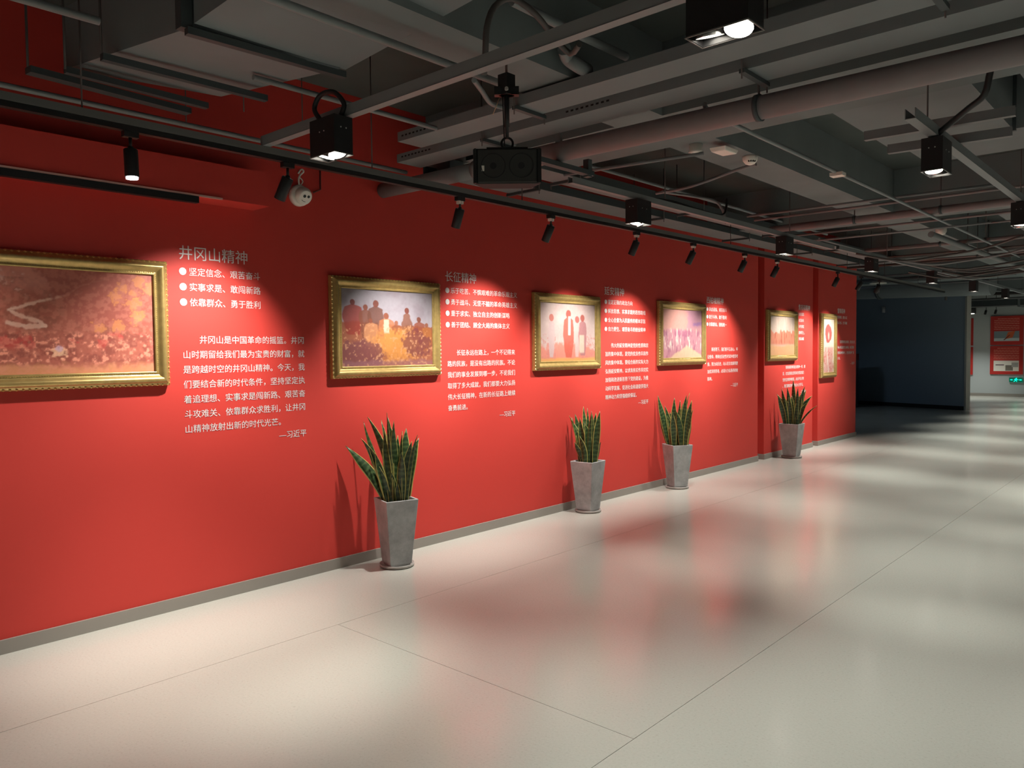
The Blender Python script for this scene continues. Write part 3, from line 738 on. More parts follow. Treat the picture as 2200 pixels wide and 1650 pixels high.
def track_spot(y, tgt, desc, lens, i):
    t = thing('track_spotlight', 'black cylinder spotlight on the track, ' + desc, 'spotlight', (TX, y, TZ), 'black track spotlights')
    part('track_adapter', MB().box((TX-0.018, y-0.035, TZ-0.028), (TX+0.018, y+0.035, TZ)), BLACK if i < 2 else WHITE if False else BLACK, t, bevel=0.002)
    if 2 <= i <= 7:
        part('white_clip', MB().box((TX-0.0155, y-0.020, TZ-0.048), (TX+0.0155, y-0.004, TZ-0.028)), WHITE, t)
        part('white_clip', MB().box((TX-0.0155, y+0.004, TZ-0.048), (TX+0.0155, y+0.020, TZ-0.028)), WHITE, t)
    part('stem', MB().tube([(TX, y, TZ-0.028), (TX, y, TZ-0.075)], 0.008, 10), BLACK, t)
    piv = Vector((TX, y, TZ-0.085))
    d = (Vector(tgt) - piv).normalized()
    if i == 0: d = Vector((0.02, 0.02, -1)).normalized()
    else: d = Vector((d.x*0.9, d.y*0.9, d.z)).normalized()
    top = piv - d*0.004; end = piv + d*0.128
    part('lamp_body', MB().tube([top, top+d*0.004, end-d*0.003, end], [0.028, 0.032, 0.032, 0.031], 24, cap=False), BLACK, t)
    part('back_cap', MB().tube([top+d*0.003, top+d*0.006], 0.028, 20), BLACK, t)
    ls = end + d*(0.0 if i == 0 else -0.045)
    part('lamp_lens', MB().tube([ls+d*0.0005, ls+d*(0.010 if i == 0 else 0.002)], 0.027, 20), lens, t)
    part('yoke', MB().tube([piv+Vector((0, 0, 0.014)), piv+Vector((0, 0, -0.002))], 0.013, 12), BLACK, t)
    e2 = end + d*0.02
    spot('spot_beam', e2, tgt, TRACK_W*(1.15 if i == 0 else 0.5 if i > 10 else 1.15), 86 if i else 62, 1.0, LIGHT_COL if i else (1, 0.92, 0.82), t, 0.022)
for i, (y, tg, de, le) in enumerate(track_lamps):
    track_spot(y, tg, de, le, i)

# ------------------------------------------------------------------ twin spotlight boxes
ZBX = 2.50
def box_light(x, y, along, label, heads, group='black twin spotlight boxes', scale=1.0, detailed=True, watts=None):
    t = thing('spotlight_box', label, 'spotlight', (x, y, ZBX), group)
    lx, ly, h, w = (0.20, 0.105, 0.175, 0.004) if along == 'x' else (0.105, 0.19, 0.175, 0.004)
    x0, x1, y0, y1 = x-lx/2, x+lx/2, y-ly/2, y+ly/2
    mb = MB()
    mb.box((x0, y0, ZBX), (x0+w, y1, ZBX+h)); mb.box((x1-w, y0, ZBX), (x1, y1, ZBX+h))
    mb.box((x0+w, y0, ZBX), (x1-w, y0+w, ZBX+h)); mb.box((x0+w, y1-w, ZBX), (x1-w, y1, ZBX+h))
    mb.box((x0+w, y0+w, ZBX+h-w), (x1-w, y1-w, ZBX+h))
    part('housing', mb, BLACK, t)
    off = 0.047
    for k, s_ in enumerate((-1, 1)):
        c = Vector((x + (off*s_ if along == 'x' else 0), y + (off*s_ if along == 'y' else 0), ZBX+0.009))
        tg = Vector(heads[k]); d = (tg-c).normalized()
        hd = part('lamp_head', MB().tube([c-d*0.05, c-d*0.004, c+d*0.004], [0.022, 0.042, 0.043], 20, cap=False), REFL, t)
        lens = part('lamp_lens', MB().tube([c-d*0.004, c-d*0.001], 0.040, 20), LENS, hd)
        spot('spot_beam', c + d*0.022, tg, (watts or BOX_W*0.82) * (1.3 if y > 8.5 or x > 5 else 1.0), 64, 1.0, BOX_COL, t, 0.035)
    if detailed:
        for dx in (-0.03, 0.03):
            if along == 'x': sc = [((x+dx*0.6, y0, ZBX+0.11), (x+dx*0.6, y0-0.002, ZBX+0.11)), ((x1, y+dx*0.5, ZBX+0.12), (x1+0.002, y+dx*0.5, ZBX+0.12))]
            else: sc = [((x+dx*0.5, y0, ZBX+0.12), (x+dx*0.5, y0-0.002, ZBX+0.12)), ((x1, y+dx, ZBX+0.11), (x1+0.002, y+dx, ZBX+0.11))]
            for a, b2 in sc:
                part('screw', MB().tube([a, b2], 0.0035, 8), SCREW, t)
    part('rim', MB().box((x0-0.003, y0-0.003, ZBX-0.002), (x0+0.001, y1+0.003, ZBX+0.002)).box((x1-0.001, y0-0.003, ZBX-0.002), (x1+0.003, y1+0.003, ZBX+0.002))
         .box((x0, y0-0.003, ZBX-0.002), (x1, y0+0.001, ZBX+0.002)).box((x0, y1-0.001, ZBX-0.002), (x1, y1+0.003, ZBX+0.002)), GREYT, t)
    return t
ordn = ['first', 'second', 'third', 'fourth', 'fifth', 'sixth', 'seventh', 'eighth', 'ninth', 'tenth', 'eleventh']
rowA = [(1.49, 2.22), (1.45, 4.98), (1.47, 7.62), (1.53, 10.1), (1.60, 12.6), (1.66, 15.0), (1.70, 17.5), (1.70, 20.0), (1.70, 22.5), (1.70, 25.0), (1.70, 27.3)]
tgA = [((0.95, 1.9, 0), (2.5, 2.25, 0)), ((1.25, 4.1, 0), (2.3, 5.7, 0)), ((1.4, 7.4, 0), (1.75, 8.0, 0))]
labA = ['black twin spotlight box on the crosswise strut, under a looped black cable',
        'black twin spotlight box below the long strut, close behind the loudspeaker',
        'black twin spotlight box on the long strut, above the first wall groove']
for i, (x, y) in enumerate(rowA):
    tg = tgA[i] if i < 3 else ((x-0.15, y-0.4, 0), (x+0.25, y+0.4, 0))
    lb = labA[i] if i < 3 else 'black twin spotlight box, %s along the long strut parallel to the red wall' % ordn[i]
    box_light(x, y, 'x' if i == 0 else 'y', lb, tg, detailed=i < 4)
rowB = [(3.55, 2.19), (3.53, 4.70), (3.53, 7.22), (3.53, 9.7), (3.53, 12.2), (3.53, 14.7), (3.53, 17.2), (3.53, 19.7), (3.53, 22.2), (3.53, 24.7)]
tgB = [((3.35, 2.95, 0), (3.75, 1.2, 0)), ((3.8, 4.1, 0), (3.3, 5.6, 0)), ((3.3, 6.85, 0), (3.5, 8.3, 0))]
labB = ['largest black twin spotlight box with two glowing heads, cut by the top edge', 'black spotlight box with a bright glare, beside the thick looping cable', 'black spotlight box at the far end of the short diagonal strut']
for i, (x, y) in enumerate(rowB):
    tg = tgB[i] if i < 3 else ((x-0.25, y-0.3, 0), (x+0.25, y+0.4, 0))
    if i < 3:
        box_light(x, y, 'x' if i == 0 else 'y', labB[i], tg)
    else:
        box_light(x, y, 'y', 'black twin spotlight box above the hall to one side, out of view', tg, 'spotlight boxes out of view', detailed=False)
for x in (5.6, 8.0):
    for y in (-1.5, 1.2, 3.8, 6.4, 9.0, 12.0, 15.0, 18.0, 21.0, 24.5):
        box_light(x, y, 'y', 'black twin spotlight box above the hall to one side, out of view', ((x-0.2, y, 0), (x+0.3, y+0.3, 0)), 'spotlight boxes out of view', detailed=False)
for x, y in ((1.5, -0.4), (3.6, -0.5), (1.5, -2.6), (3.6, -2.6)):
    box_light(x, y, 'y', 'black twin spotlight box above the hall to one side, out of view', ((x-0.2, y-0.2, 0), (x+0.3, y+0.3, 0)), 'spotlight boxes out of view', detailed=False)

# ------------------------------------------------------------------ struts (long pale channels carrying the boxes)
def strut(name, p, q, label, w=0.041, h=0.041, m=None, rods=None, cat='strut', group='pale steel struts'):
    """open channel: top web and two cheeks, seen from below as a pale bar"""
    p = Vector(p); q = Vector(q); mid = (p+q)/2
    t = thing(name, label, cat, tuple(mid), group)
    d = (q-p).normalized(); s = d.cross(Vector((0, 0, 1))).normalized()
    mb = MB()
    mb.bar(p, q, w, 0.004)
    for sg in (-1, 1):
        mb.bar(p + s*sg*(w/2-0.002) + Vector((0, 0, h/2)), q + s*sg*(w/2-0.002) + Vector((0, 0, h/2)), 0.004, h)
    part('channel', mb, m or STRUT, t)
    if rods:
        for f in rods:
            c = p.lerp(q, f)
            part('hanger_rod', MB().tube([c, (c.x, c.y, ZS)], 0.0045, 6), RODM, t)
    return t
def rods_for(L, step=1.6): 
    n = max(2, int(L/step)); return [(k+0.5)/n for k in range(n)]
strut('strut', (0.80, 2.27, 2.685), (3.44, 2.27, 2.685), 'pale strut crossing the room above the loudspeaker bracket', w=0.045, h=0.05, rods=[0.97])
strut('strut', (3.66, 2.27, 2.685), (9.0, 2.27, 2.685), 'pale strut beyond the largest spotlight box, leaving the picture', w=0.045, h=0.05, rods=[0.5])
strut('strut', (1.45, 4.15, 2.68), (1.45, 9.0, 2.68), 'long pale strut parallel to the red wall, nearer section', rods=rods_for(4.8))
strut('strut', (1.50, 9.02, 2.68), (1.70, 15.5, 2.68), 'long pale strut parallel to the red wall, middle section', rods=rods_for(6.5, 2.2))
strut('strut', (1.70, 15.52, 2.68), (1.70, 28.0, 2.68), 'long pale strut parallel to the red wall, farthest section', rods=rods_for(12.5, 2.2))
strut('strut', (3.53, 4.20, 2.685), (3.53, 12.0, 2.685), 'pale diagonal strut running past the glaring spotlight box', w=0.05, h=0.05, rods=[0.04, 0.385, 0.64])
a = atz(1858, 302, 2.80); c = atz(2182, 248, 2.80)
strut('strut', a, c, 'short brown crossbar behind the glaring spotlight box', w=0.041, h=0.05, m=PIPEM)
a = atz(1908, 330, 2.74); c = atz(2175, 292, 2.74)
strut('strut', a, c, 'short brown crossbar touching the top of the glaring spotlight box', w=0.041, h=0.05, m=PIPEM)

# ------------------------------------------------------------------ cable trays
def tray(p0, p1, z, h, axis, label, lip=0.0, holes=True, m=None):
    (x0, y0), (x1, y1) = p0, p1
    t = thing('cable_tray', label, 'cable tray', ((x0+x1)/2, (y0+y1)/2, z), 'steel cable trays under the ceiling')
    mb = MB().box((x0, y0, z), (x1, y1, z+0.003))
    if axis == 'x':
        part('tray_side', MB().box((x0, y0, z+0.003), (x1, y0+0.003, z+h)), m or DUCTM, t)
        part('tray_side', MB().box((x0, y1-0.003, z+0.003), (x1, y1, z+h)), m or DUCTM, t)
    else:
        part('tray_side', MB().box((x0, y0, z+0.003), (x0+0.003, y1, z+h)), m or DUCTM, t)
        part('tray_side', MB().box((x1-0.003, y0, z+0.003), (x1, y1, z+h)), m or DUCTM, t)
    part('tray_floor', mb, DUCTM, t)
    L = (x1-x0) if axis == 'x' else (y1-y0)
    n = max(2, int(L/1.7))
    for k in range(n):
        f = (k+0.5)/n*L
        if axis == 'x': a, c = (x0+f, y0-0.03, z-0.012), (x0+f, y1+0.03, z-0.012)
        else: a, c = (x0-0.03, y0+f, z-0.012), (x1+0.03, y0+f, z-0.012)
        br = part('support_bar', MB().bar(a, c, 0.03, 0.02), DUCTD, t)
        for e_ in (a, c):
            part('hanger_rod', MB().tube([(e_[0], e_[1], z-0.05), (e_[0], e_[1], ZS)], 0.004, 6), RODM, t)
    return t
tray((0.76, 3.24), (9, 3.44), 2.905, 0.06, 'x', 'upper of two wide pale cable trays crossing the room')
tray((0.40, 3.53), (9, 3.75), 2.885, 0.055, 'x', 'lower of two wide pale cable trays crossing the room, just above the round pipe')
tray((0.66, 3.95), (0.90, 14.0), 2.925, 0.07, 'y', 'pale cable tray parallel to the red wall, nearer the long strut', m=DUCTD)
tray((0.12, 4.02), (0.42, 14.0), 2.925, 0.07, 'y', 'pale cable tray parallel to the red wall, right beside it', m=DUCTD)
# perforated slots at the tray ends: small dark slots proud of the side
for (x0, y, z) in ((0.80, 3.24, 2.93), (0.45, 3.53, 2.91), (1.9, 3.53, 2.91)):
    sl = MB()
    for k in range(9): sl.box((x0+k*0.035, y-0.0015, z), (x0+k*0.035+0.018, y, z+0.010))
    o = sl.build('slot_row', BLACKS); o['label'] = {0.80: 'row of dark slots in the end of the upper crosswise tray', 0.45: 'row of dark slots in the end of the lower crosswise tray', 1.9: 'row of dark slots midway along the lower crosswise tray'}[x0]; o['category'] = 'slots'

# ------------------------------------------------------------------ pipes and conduits
def pipe(name, pts, r, label, m=None, n=14, clips=None, group=None, cat='pipe'):
    mid = Vector(pts[len(pts)//2])
    t = thing(name, label, cat, tuple(mid), group)
    part('pipe_run' if r > 0.03 else 'tube_run', MB().tube(pts, r, n), m or PIPEM, t)
    if clips:
        for c, d in clips:
            c = Vector(c); d = Vector(d).normalized()
            part('pipe_clamp', MB().tube([c-d*0.012, c+d*0.012], r*1.13, n), DUCTD, t)
            part('hanger_rod', MB().tube([c + Vector((0, 0, r)), (c.x, c.y, ZS)], 0.006, 6), RODM, t)
    return t
dx = Vector((1, 0, 0)); dy = Vector((0, 1, 0))
PZ = 2.775
pa = Vector(atx(822, 411, 0.0)); pb = Vector(atz(1636, 231, PZ))
pd = Vector((pb.x-pa.x, pb.y-pa.y, 0)).normalized()
def on_pipe(x): return Vector((x, pa.y + pd.y/pd.x*x, PZ))
PY = on_pipe(2.62).y
pt = pipe('drain_pipe', [on_pipe(1.0), on_pipe(9)], 0.0595, 'thick round brown pipe crossing the room', n=32, clips=[(on_pipe(2.93), pd), (on_pipe(5.4), pd)])
part('pipe_stub', MB().tube([on_pipe(0.0), on_pipe(1.0)], 0.054, 28), PIPEM, pt)
part('pipe_collar', MB().tube([on_pipe(0.96), on_pipe(1.01)], 0.064, 28), PIPEM, pt)
# angle bracket carrying the pipe
br = thing('pipe_bracket', 'grey angle bracket holding up the thick round pipe beside the loudspeaker', 'bracket', (1.55, 3.8, 2.7))
part('cross_bar', MB().bar((1.66, 3.50, 2.695), (1.66, 4.10, 2.695), 0.05, 0.03), DUCTD, br)
part('hanger_post', MB().box((1.64, 3.755, 2.71), (1.68, 3.775, ZS)), DUCTM, br)
part('hanger_post', MB().box((1.64, 4.04, 2.67), (1.68, 4.08, 2.78)), DUCTD, br)

G = 'thin conduits under the ceiling'
def con(pts, r, lab, m=None, smooth=True, clips=None):
    P = curve_pts(pts, 30) if smooth and len(pts) > 2 else pts
    return pipe('conduit', P, r, lab, m or PIPEM, 10, clips, G, 'conduit')
a = [atz(1625, 240, 2.9), atz(1640, 268, 2.88), atz(1790, 345, 2.86), atz(1985, 440, 2.86), atz(2020, 457, 2.86), atz(2150, 522, 2.86)]
con([(2.63, PY, 2.86), (2.62, PY+0.09, 2.84), (2.62, 4.3, 2.83), (2.62, 6.2, 2.83), (2.62, 13.0, 2.83)], 0.013, 'pale conduit leaving the thick pipe and running away parallel to the wall', STRUT)
part('junction_clip', MB().box((2.58, 5.75, 2.80), (2.67, 5.83, 2.825)), WHITE, bpy.data.objects['conduit'])
con([(1.98, 0.5, 2.9), (1.98, 2.9, 2.9)], 0.018, 'grey conduit passing under the beam above the white peeled duct corner', STRUT)
con([(1.17, 2.0, 2.9), (1.17, 3.2, 2.9)], 0.014, 'short grey conduit ending above the crosswise strut near the red wall', STRUT)
con([(0.33, -2, 2.86), (0.30, 3.7, 2.86)], 0.014, 'long thin pale conduit close to the red wall above the track', STRUT)
con([(1.27, -1, 2.9), (1.30, 1.25, 2.9)], 0.016, 'pale conduit end near the top corner beside the big duct', STRUT)
con([(0.95, 4.72, 2.905), (2.03, 4.90, 2.91)], 0.012, 'thin conduit running to the white rectangular unit')
con([(1.15, 5.72, 2.88), (1.5, 5.68, 2.88), (1.95, 5.6, 2.93), (2.10, 5.58, 2.94)], 0.012, 'thin conduit running to the smoke detector')
con([(1.15, 7.45, 2.9), (3.3, 7.5, 2.9)], 0.012, 'upper one of a close pair of crosswise conduits past the smoke detector')
con([(1.15, 7.62, 2.88), (8, 7.62, 2.88)], 0.012, 'lower one of a close pair of crosswise conduits past the smoke detector')
pipe('drain_pipe', [(1.0, 8.35, 2.88), (9, 8.35, 2.88)], 0.038, 'medium brown pipe crossing the hall behind the pair of conduits', n=20, clips=[((1.9, 8.35, 2.88), dx), ((2.7, 8.35, 2.88), dx), ((4.3, 8.35, 2.88), dx)])
con([(0.9, 8.72, 2.84), (9, 8.72, 2.84)], 0.012, 'thin conduit just behind the medium brown pipe')
con([(1.0, 9.0, 2.80), (3.0, 9.0, 2.80)], 0.010, 'lowest thin conduit behind the medium brown pipe')
con([(1.0, 9.6, 2.88), (9, 9.6, 2.88)], 0.010, 'thin conduit crossing in front of the second beam underside')
pipe('drain_pipe', [(1.2, 10.9, 2.86), (9, 10.9, 2.86)], 0.026, 'slim brown pipe crossing the hall before the far tangle of cables', n=16, clips=[((2.1, 10.9, 2.86), dx), ((2.6, 10.9, 2.86), dx)])
con([(0.95, 4.0, 3.03), (0.95, 10.2, 3.03)], 0.014, 'pale conduit lying along the top of the cable tray by the long strut', STRUT)
con([(1.15, 9.4, 2.87), (1.15, 14.5, 2.87)], 0.013, 'pale conduit parallel to the long strut in its farther section', STRUT)
con([(2.35, 9.45, 2.80), (2.60, 25.7, 2.80)], 0.034, 'thick pale far conduit running down the middle of the hall', STRUT)
con([(3.2, 10, 2.80), (3.2, 25.6, 2.80)], 0.02, 'pale far conduit beside the thick one, running down the hall', STRUT)
# wavy flexible conduits top middle
def pz(u, v, z): return tuple(atz(u, v, z))
con([pz(1040, 160, 2.78), pz(1043, 110, 2.86), pz(1046, 60, 2.95), pz(1062, 15, 3.05), pz(1100, -4, 3.1), pz(1150, 30, 3.05), pz(1190, 80, 3.0), pz(1225, 115, 2.95), pz(1245, 95, 2.95)], 0.014, 'dark flexible cable arching up over the crosswise strut', RODM)
con([pz(1100, 2, 3.1), pz(1160, 32, 3.1), pz(1235, 70, 3.1), pz(1345, 122, 3.1)], 0.022, 'grey flexible conduit sloping down behind the crosswise strut', STRUT)
con([pz(1212, 105, 3.05), pz(1220, 125, 3.03), pz(1240, 140, 3.0), pz(1262, 152, 3.0)], 0.035, 'fat grey elbow of conduit behind the crosswise strut', STRUT)
con([pz(1018, 172, 2.80), pz(1035, 195, 2.80), pz(1055, 222, 2.80), pz(1085, 232, 2.80)], 0.012, 'grey flexible conduit sagging beside the loudspeaker pole', STRUT)
# black cable loop over the first box, thick cable at the second
con([(1.44, 2.20, 2.675), (1.40, 2.19, 2.74), (1.44, 2.2, 2.80), (1.52, 2.22, 2.80), (1.57, 2.24, 2.74), (1.545, 2.24, 2.69)], 0.012, 'black cable looped over the spotlight box nearest the red wall', BLACK)
con([(3.53, 4.66, 2.69), (3.62, 4.60, 2.73), (3.72, 4.5, 2.76), (3.80, 4.45, 2.80), (3.83, 4.42, 2.90), (3.86, 4.4, 2.98), (3.95, 4.4, 3.0), (4.1, 4.4, 2.98)], 0.016, 'thick black cable snaking from the glaring spotlight box', BLACK)
con([(1.46, 5.05, 2.70), (1.44, 5.5, 2.74), (1.40, 6.2, 2.74), (1.38, 6.5, 2.78), (1.38, 6.55, 2.92)], 0.010, 'black cable from the spotlight box behind the loudspeaker along the strut', BLACK)
con([(1.22, 5.70, 2.88), (1.25, 6.1, 2.90), (1.30, 6.45, 2.90), (1.34, 6.55, 2.82), (1.36, 6.58, 2.70)], 0.012, 'grey conduit bending down onto the long strut')
random.seed(5)
far = ['slack cable hanging in the far tangle above the hall, first', 'second', 'third']
tg = thing('cable_bundle', 'tangle of slack black cables under the far ceiling above the hall', 'cables', (2.6, 13, 2.8))
for k in range(14):
    x = random.uniform(2.0, 2.45) if k % 2 else random.uniform(4.4, 6.0); y = random.uniform(9.6, 13.2); z = random.uniform(2.60, 2.66)
    part('cable', MB().tube(curve_pts([(x-0.7, y-0.2, z+0.05), (x-0.3, y, z-0.05), (x, y+0.25, z-0.02), (x+0.5, y+0.3, z+0.04), (x+0.9, y+0.1, z+0.12)], 16), 0.013, 7), RODM if k % 3 else PIPEM, tg)
for k, (y, z, r, x0) in enumerate([(11.9, 2.86, 0.012, 1.0), (12.5, 2.84, 0.014, 1.2), (13.2, 2.88, 0.02, 0.2), (14.9, 2.86, 0.015, 0.0), (16.2, 2.90, 0.03, -1.5), (17.5, 2.86, 0.014, -2.5), (20.2, 2.90, 0.03, 2.0), (21.0, 2.88, 0.02, 0.5), (23.0, 2.92, 0.04, 0.4), (25.0, 2.90, 0.03, -2)]):
    con([(x0, y, z), (9, y, z)], r, 'crosswise conduit in the far half of the ceiling, %s one going away' % ordn[k], PIPEM if k % 2 else RODM, clips=[((2.2, y, z), dx)])

# ------------------------------------------------------------------ ducts
def duct(corners_bot, h, label, name='air_duct', m=None, extra=None):
    c = np.mean(np.array(corners_bot), 0)
    t = thing(name, label, 'duct', tuple(c), None)
    top = [(p[0], p[1], p[2]+h) for p in corners_bot]
    part('duct_body', MB().hexa(corners_bot, top), m or DUCTM, t)
    return t
zD = 2.90
A0, A1 = atz(394, 64, zD), atz(731, 148, zD)
d1 = RM @ np.array([-1221-CX, 602-CY, F]); d1 /= np.linalg.norm(d1)
d2 = RM @ np.array([-1387-CX, 1313-CY, F]); d2 /= np.linalg.norm(d2)
def to_x(p, d, x): return p + d*((x-p[0])/d[0])
B0, B1 = to_x(A0, d1, 0.45), to_x(A1, d1, 0.62)
Dd = atz(417, 50, zD+0.02); De = atz(742, 150, zD+0.005)
C0, C1 = to_x(Dd, d2, 2.6), to_x(De, d2, 3.2)
bd_ = duct([B0, A0, A1, B1], 0.30, 'large pale rectangular air duct close overhead beside the red wall')
Dm = [tuple(Dd), tuple(C0), tuple(C1), tuple(De)]
dtop = [(p[0], p[1], p[2]+0.30) for p in Dm]
part('duct_body', MB().hexa(Dm, dtop), DUCTM, bd_)
def flange(u0, v0, u1, v1, z, w, h, nm='flange_bar'):
    part(nm, MB().bar(atz(u0, v0, z), atz(u1, v1, z), w, h), DUCTD, bd_)
flange(400, 66, 740, 162, zD-0.012, 0.035, 0.03)
flange(218, 122, 572, 212, zD-0.012, 0.035, 0.03)
flange(140, 150, 445, 228, zD+0.0, 0.035, 0.03)
flange(60, 150, 405, 240, zD-0.02, 0.06, 0.03)
part('flange_post', MB().bar(atz(396, 64, zD), atz(396, 64, zD)+np.array([0, 0, 0.36]), 0.05, 0.05), DUCTD, bd_)
for (u, v) in ((218, 128), (140, 148), (60, 152)):
    p_ = atz(u, v, zD)
    part('hanger_rod', MB().tube([tuple(p_), (p_[0], p_[1], ZS)], 0.006, 6), RODM, bd_)
for (u, v) in ((524, 240), (400, 262), (650, 275)):
    p_ = atz(u, v, 2.84)
    part('hanger_rod', MB().tube([tuple(p_), (p_[0], p_[1], ZS)], 0.0035, 6), RODM, bd_)
q = thing('air_duct', 'wide flat pale air duct above the glaring spotlight box', 'duct', (3.3, 5.4, 3.0))
part('duct_body', MB().box((2.90, 4.86, 3.0), (3.65, 6.1, 3.36)), DUCTM, q)
part('duct_branch', MB().box((2.98, 6.1, 3.0), (6.5, 6.75, 3.36)), DUCTM, q)
part('duct_flange', MB().box((2.88, 6.08, 2.985), (3.67, 6.11, 3.37)), DUCTD, q)
q = thing('air_duct', 'short pale air duct piece by the looping thick cable, at the picture edge', 'duct', (4.5, 5.4, 3.0))
part('duct_body', MB().box((3.86, 4.86, 3.03), (6.5, 6.02, 3.36)), DUCTM, q)
q = thing('air_duct', 'pale air duct past the medium brown pipe, over the middle of the hall', 'duct', (3.4, 11, 2.95))
part('duct_body', MB().box((2.95, 9.45, 2.96), (3.9, 13.4, 3.3)), DUCTM, q)
q = thing('air_duct', 'round pale air duct crossing in front of the dark far wall', 'duct', (-0.8, 19.5, 2.85))
part('duct_body', MB().tube([(-4.5, 20.3, 3.0), (-2.0, 19.7, 3.0), (0.6, 19.2, 2.92), (1.2, 19.1, 2.9)], 0.24, 24), DUCTM, q)
part('hanger_rod', MB().tube([(-1.17, 19.5, 3.2), (-1.17, 19.5, ZS)], 0.01, 6), RODM, q)
part('duct_ring', MB().tube([(-1.2, 19.52, 2.97), (-1.15, 19.51, 2.97)], 0.26, 24), DUCTD, q)
q = thing('air_duct', 'long rectangular far duct just under the ceiling before the grey far wall', 'duct', (4, 26.6, 2.9))
part('duct_body', MB().box((-3, 25.8, 2.74), (9, 26.5, 2.95)), DUCTD, q)
part('duct_flange', MB().box((0.6, 25.78, 2.69), (0.66, 26.52, 2.96)), DUCTM, q)
q = thing('air_duct', 'far pale duct parallel to the hall, past the second long conduit', 'duct', (4, 17, 2.9))
part('duct_body', MB().box((4.0, 14.2, 2.60), (4.5, 25.6, 2.82)), DUCTM, q)

# ------------------------------------------------------------------ loudspeaker on its pole
sp = thing('loudspeaker', 'black two-driver loudspeaker hanging on a pole from the ceiling', 'loudspeaker', (2.03, 2.85, 2.36))
yk = 2.8
sc0 = np.array([2.108, 2.8, 2.45])     # middle of the front face
vr = Vector((RM[0][0], RM[1][0], 0)).normalized()       # across the front
vf = Vector((-RM[0][2], -RM[1][2], 0)).normalized()     # out of the front
SW, SH, SD = 0.335, 0.170, 0.14
c0 = Vector((2.108, 2.80, 2.452))
def rb(cx, cz, w, h, f0, f1):
    """box in the speaker's own frame"""
    pts = []
    for f in (f0, f1):
        for a, z in ((-w/2, -h/2), (w/2, -h/2), (w/2, h/2), (-w/2, h/2)):
            pts.append(c0 + vr*(cx+a) + vf*f + Vector((0, 0, cz+z)))
    return pts[:4], pts[4:]
mb = MB()
# cabinet narrows to the back
fr = [c0 + vr*a + Vector((0, 0, z)) for a, z in ((-SW/2, -SH/2), (SW/2, -SH/2), (SW/2, SH/2), (-SW/2, SH/2))]
bk = [c0 - vf*SD + vr*a*0.72 + Vector((0, 0, z*0.95)) for a, z in ((-SW/2, -SH/2), (SW/2, -SH/2), (SW/2, SH/2), (-SW/2, SH/2))]
mb.hexa(bk, fr)
part('cabinet', mb, BLACKS, sp, bevel=0.006)
GR = mat('speaker_grille', (0.030, 0.030, 0.028), 0.7, bump=(900, 0.5, 0.002))
part('grille', MB().hexa(*rb(0, 0, SW-0.05, SH-0.012, 0.0, 0.006)), GR, sp, bevel=0.003)
for sx in (-0.068, 0.068):
    cc = c0 + vr*sx + vf*0.0065
    rr = [(cc + (vr*math.cos(k*math.pi/16) + Vector((0, 0, 1))*math.sin(k*math.pi/16))*0.058) for k in range(33)]
    part('driver_ring', MB().tube(rr, 0.002, 6, cap=False), BLACKS, sp)
    part('driver_cone', MB().tube([cc-vf*0.001, cc+vf*0.001], 0.016, 20), BLACKS, sp)
part('badge', MB().hexa(*rb(-0.118, -0.012, 0.013, 0.026, 0.006, 0.0075)), WHITE, sp)
for sx in (-1, 1):
    part('side_rail', MB().hexa(*rb(sx*(SW/2-0.012), 0, 0.010, SH-0.004, 0.0, 0.010)), BLACK, sp)
pc = c0 - vf*0.04
part('top_plate', MB().hexa(*[[p - vf*0.04 for p in r_] for r_ in rb(0, SH/2+0.004, 0.20, 0.008, -0.03, 0.03)]), BLACK, sp)
ztop = c0.z + SH/2
part('yoke_ring', MB().tube([pc + vr*0.028*math.cos(k*math.pi/10) + Vector((0, 0, SH/2+0.032 + 0.028*math.sin(k*math.pi/10))) for k in range(21)], 0.006, 8, cap=False), BLACK, sp)
part('pole', MB().tube([(pc.x, pc.y, ztop+0.055), (pc.x, pc.y, ztop+0.11), (pc.x, pc.y, ztop+0.112), (pc.x, pc.y, 2.86)], [0.009, 0.009, 0.013, 0.013], 12), BLACK, sp)
part('ceiling_bracket', MB().box((pc.x-0.03, pc.y-0.03, 2.80), (pc.x+0.03, pc.y+0.03, 2.90)).hexa(
    [Vector((pc.x, pc.y, 2.80)) + vr*a + vf*f for a, f in ((-0.06, -0.02), (0.06, -0.02), (0.06, 0.02), (-0.06, 0.02))],
    [Vector((pc.x, pc.y, 2.84)) + vr*a + vf*f for a, f in ((-0.06, -0.02), (0.06, -0.02), (0.06, 0.02), (-0.06, 0.02))]), BLACK, sp)
part('bolt', MB().tube([Vector((pc.x, pc.y, 2.82)) + vf*0.03, Vector((pc.x, pc.y, 2.82)) + vf*0.05], 0.009, 12), SCREW, sp)
part('hanger_rod', MB().tube([(pc.x, pc.y, 2.9), (pc.x, pc.y, ZS)], 0.006, 8), mat('rusty_rod', (0.12, 0.07, 0.06), 0.7), sp)
part('cable', MB().tube(curve_pts([Vector((pc.x, pc.y, 2.82))-vr*0.022, Vector((pc.x, pc.y, 2.74))-vr*0.018, Vector((pc.x, pc.y, 2.60))-vr*0.014, Vector((pc.x, pc.y, ztop+0.02))-vr*0.012], 12), 0.003, 6), BLACK, sp)
part('cable_tie', MB().tube([Vector((pc.x, pc.y, 2.79))-vr*0.035, Vector((pc.x, pc.y, 2.71))-vr*0.068], 0.0022, 6), mat('tan_tie', (0.5, 0.33, 0.2), 0.6), sp)

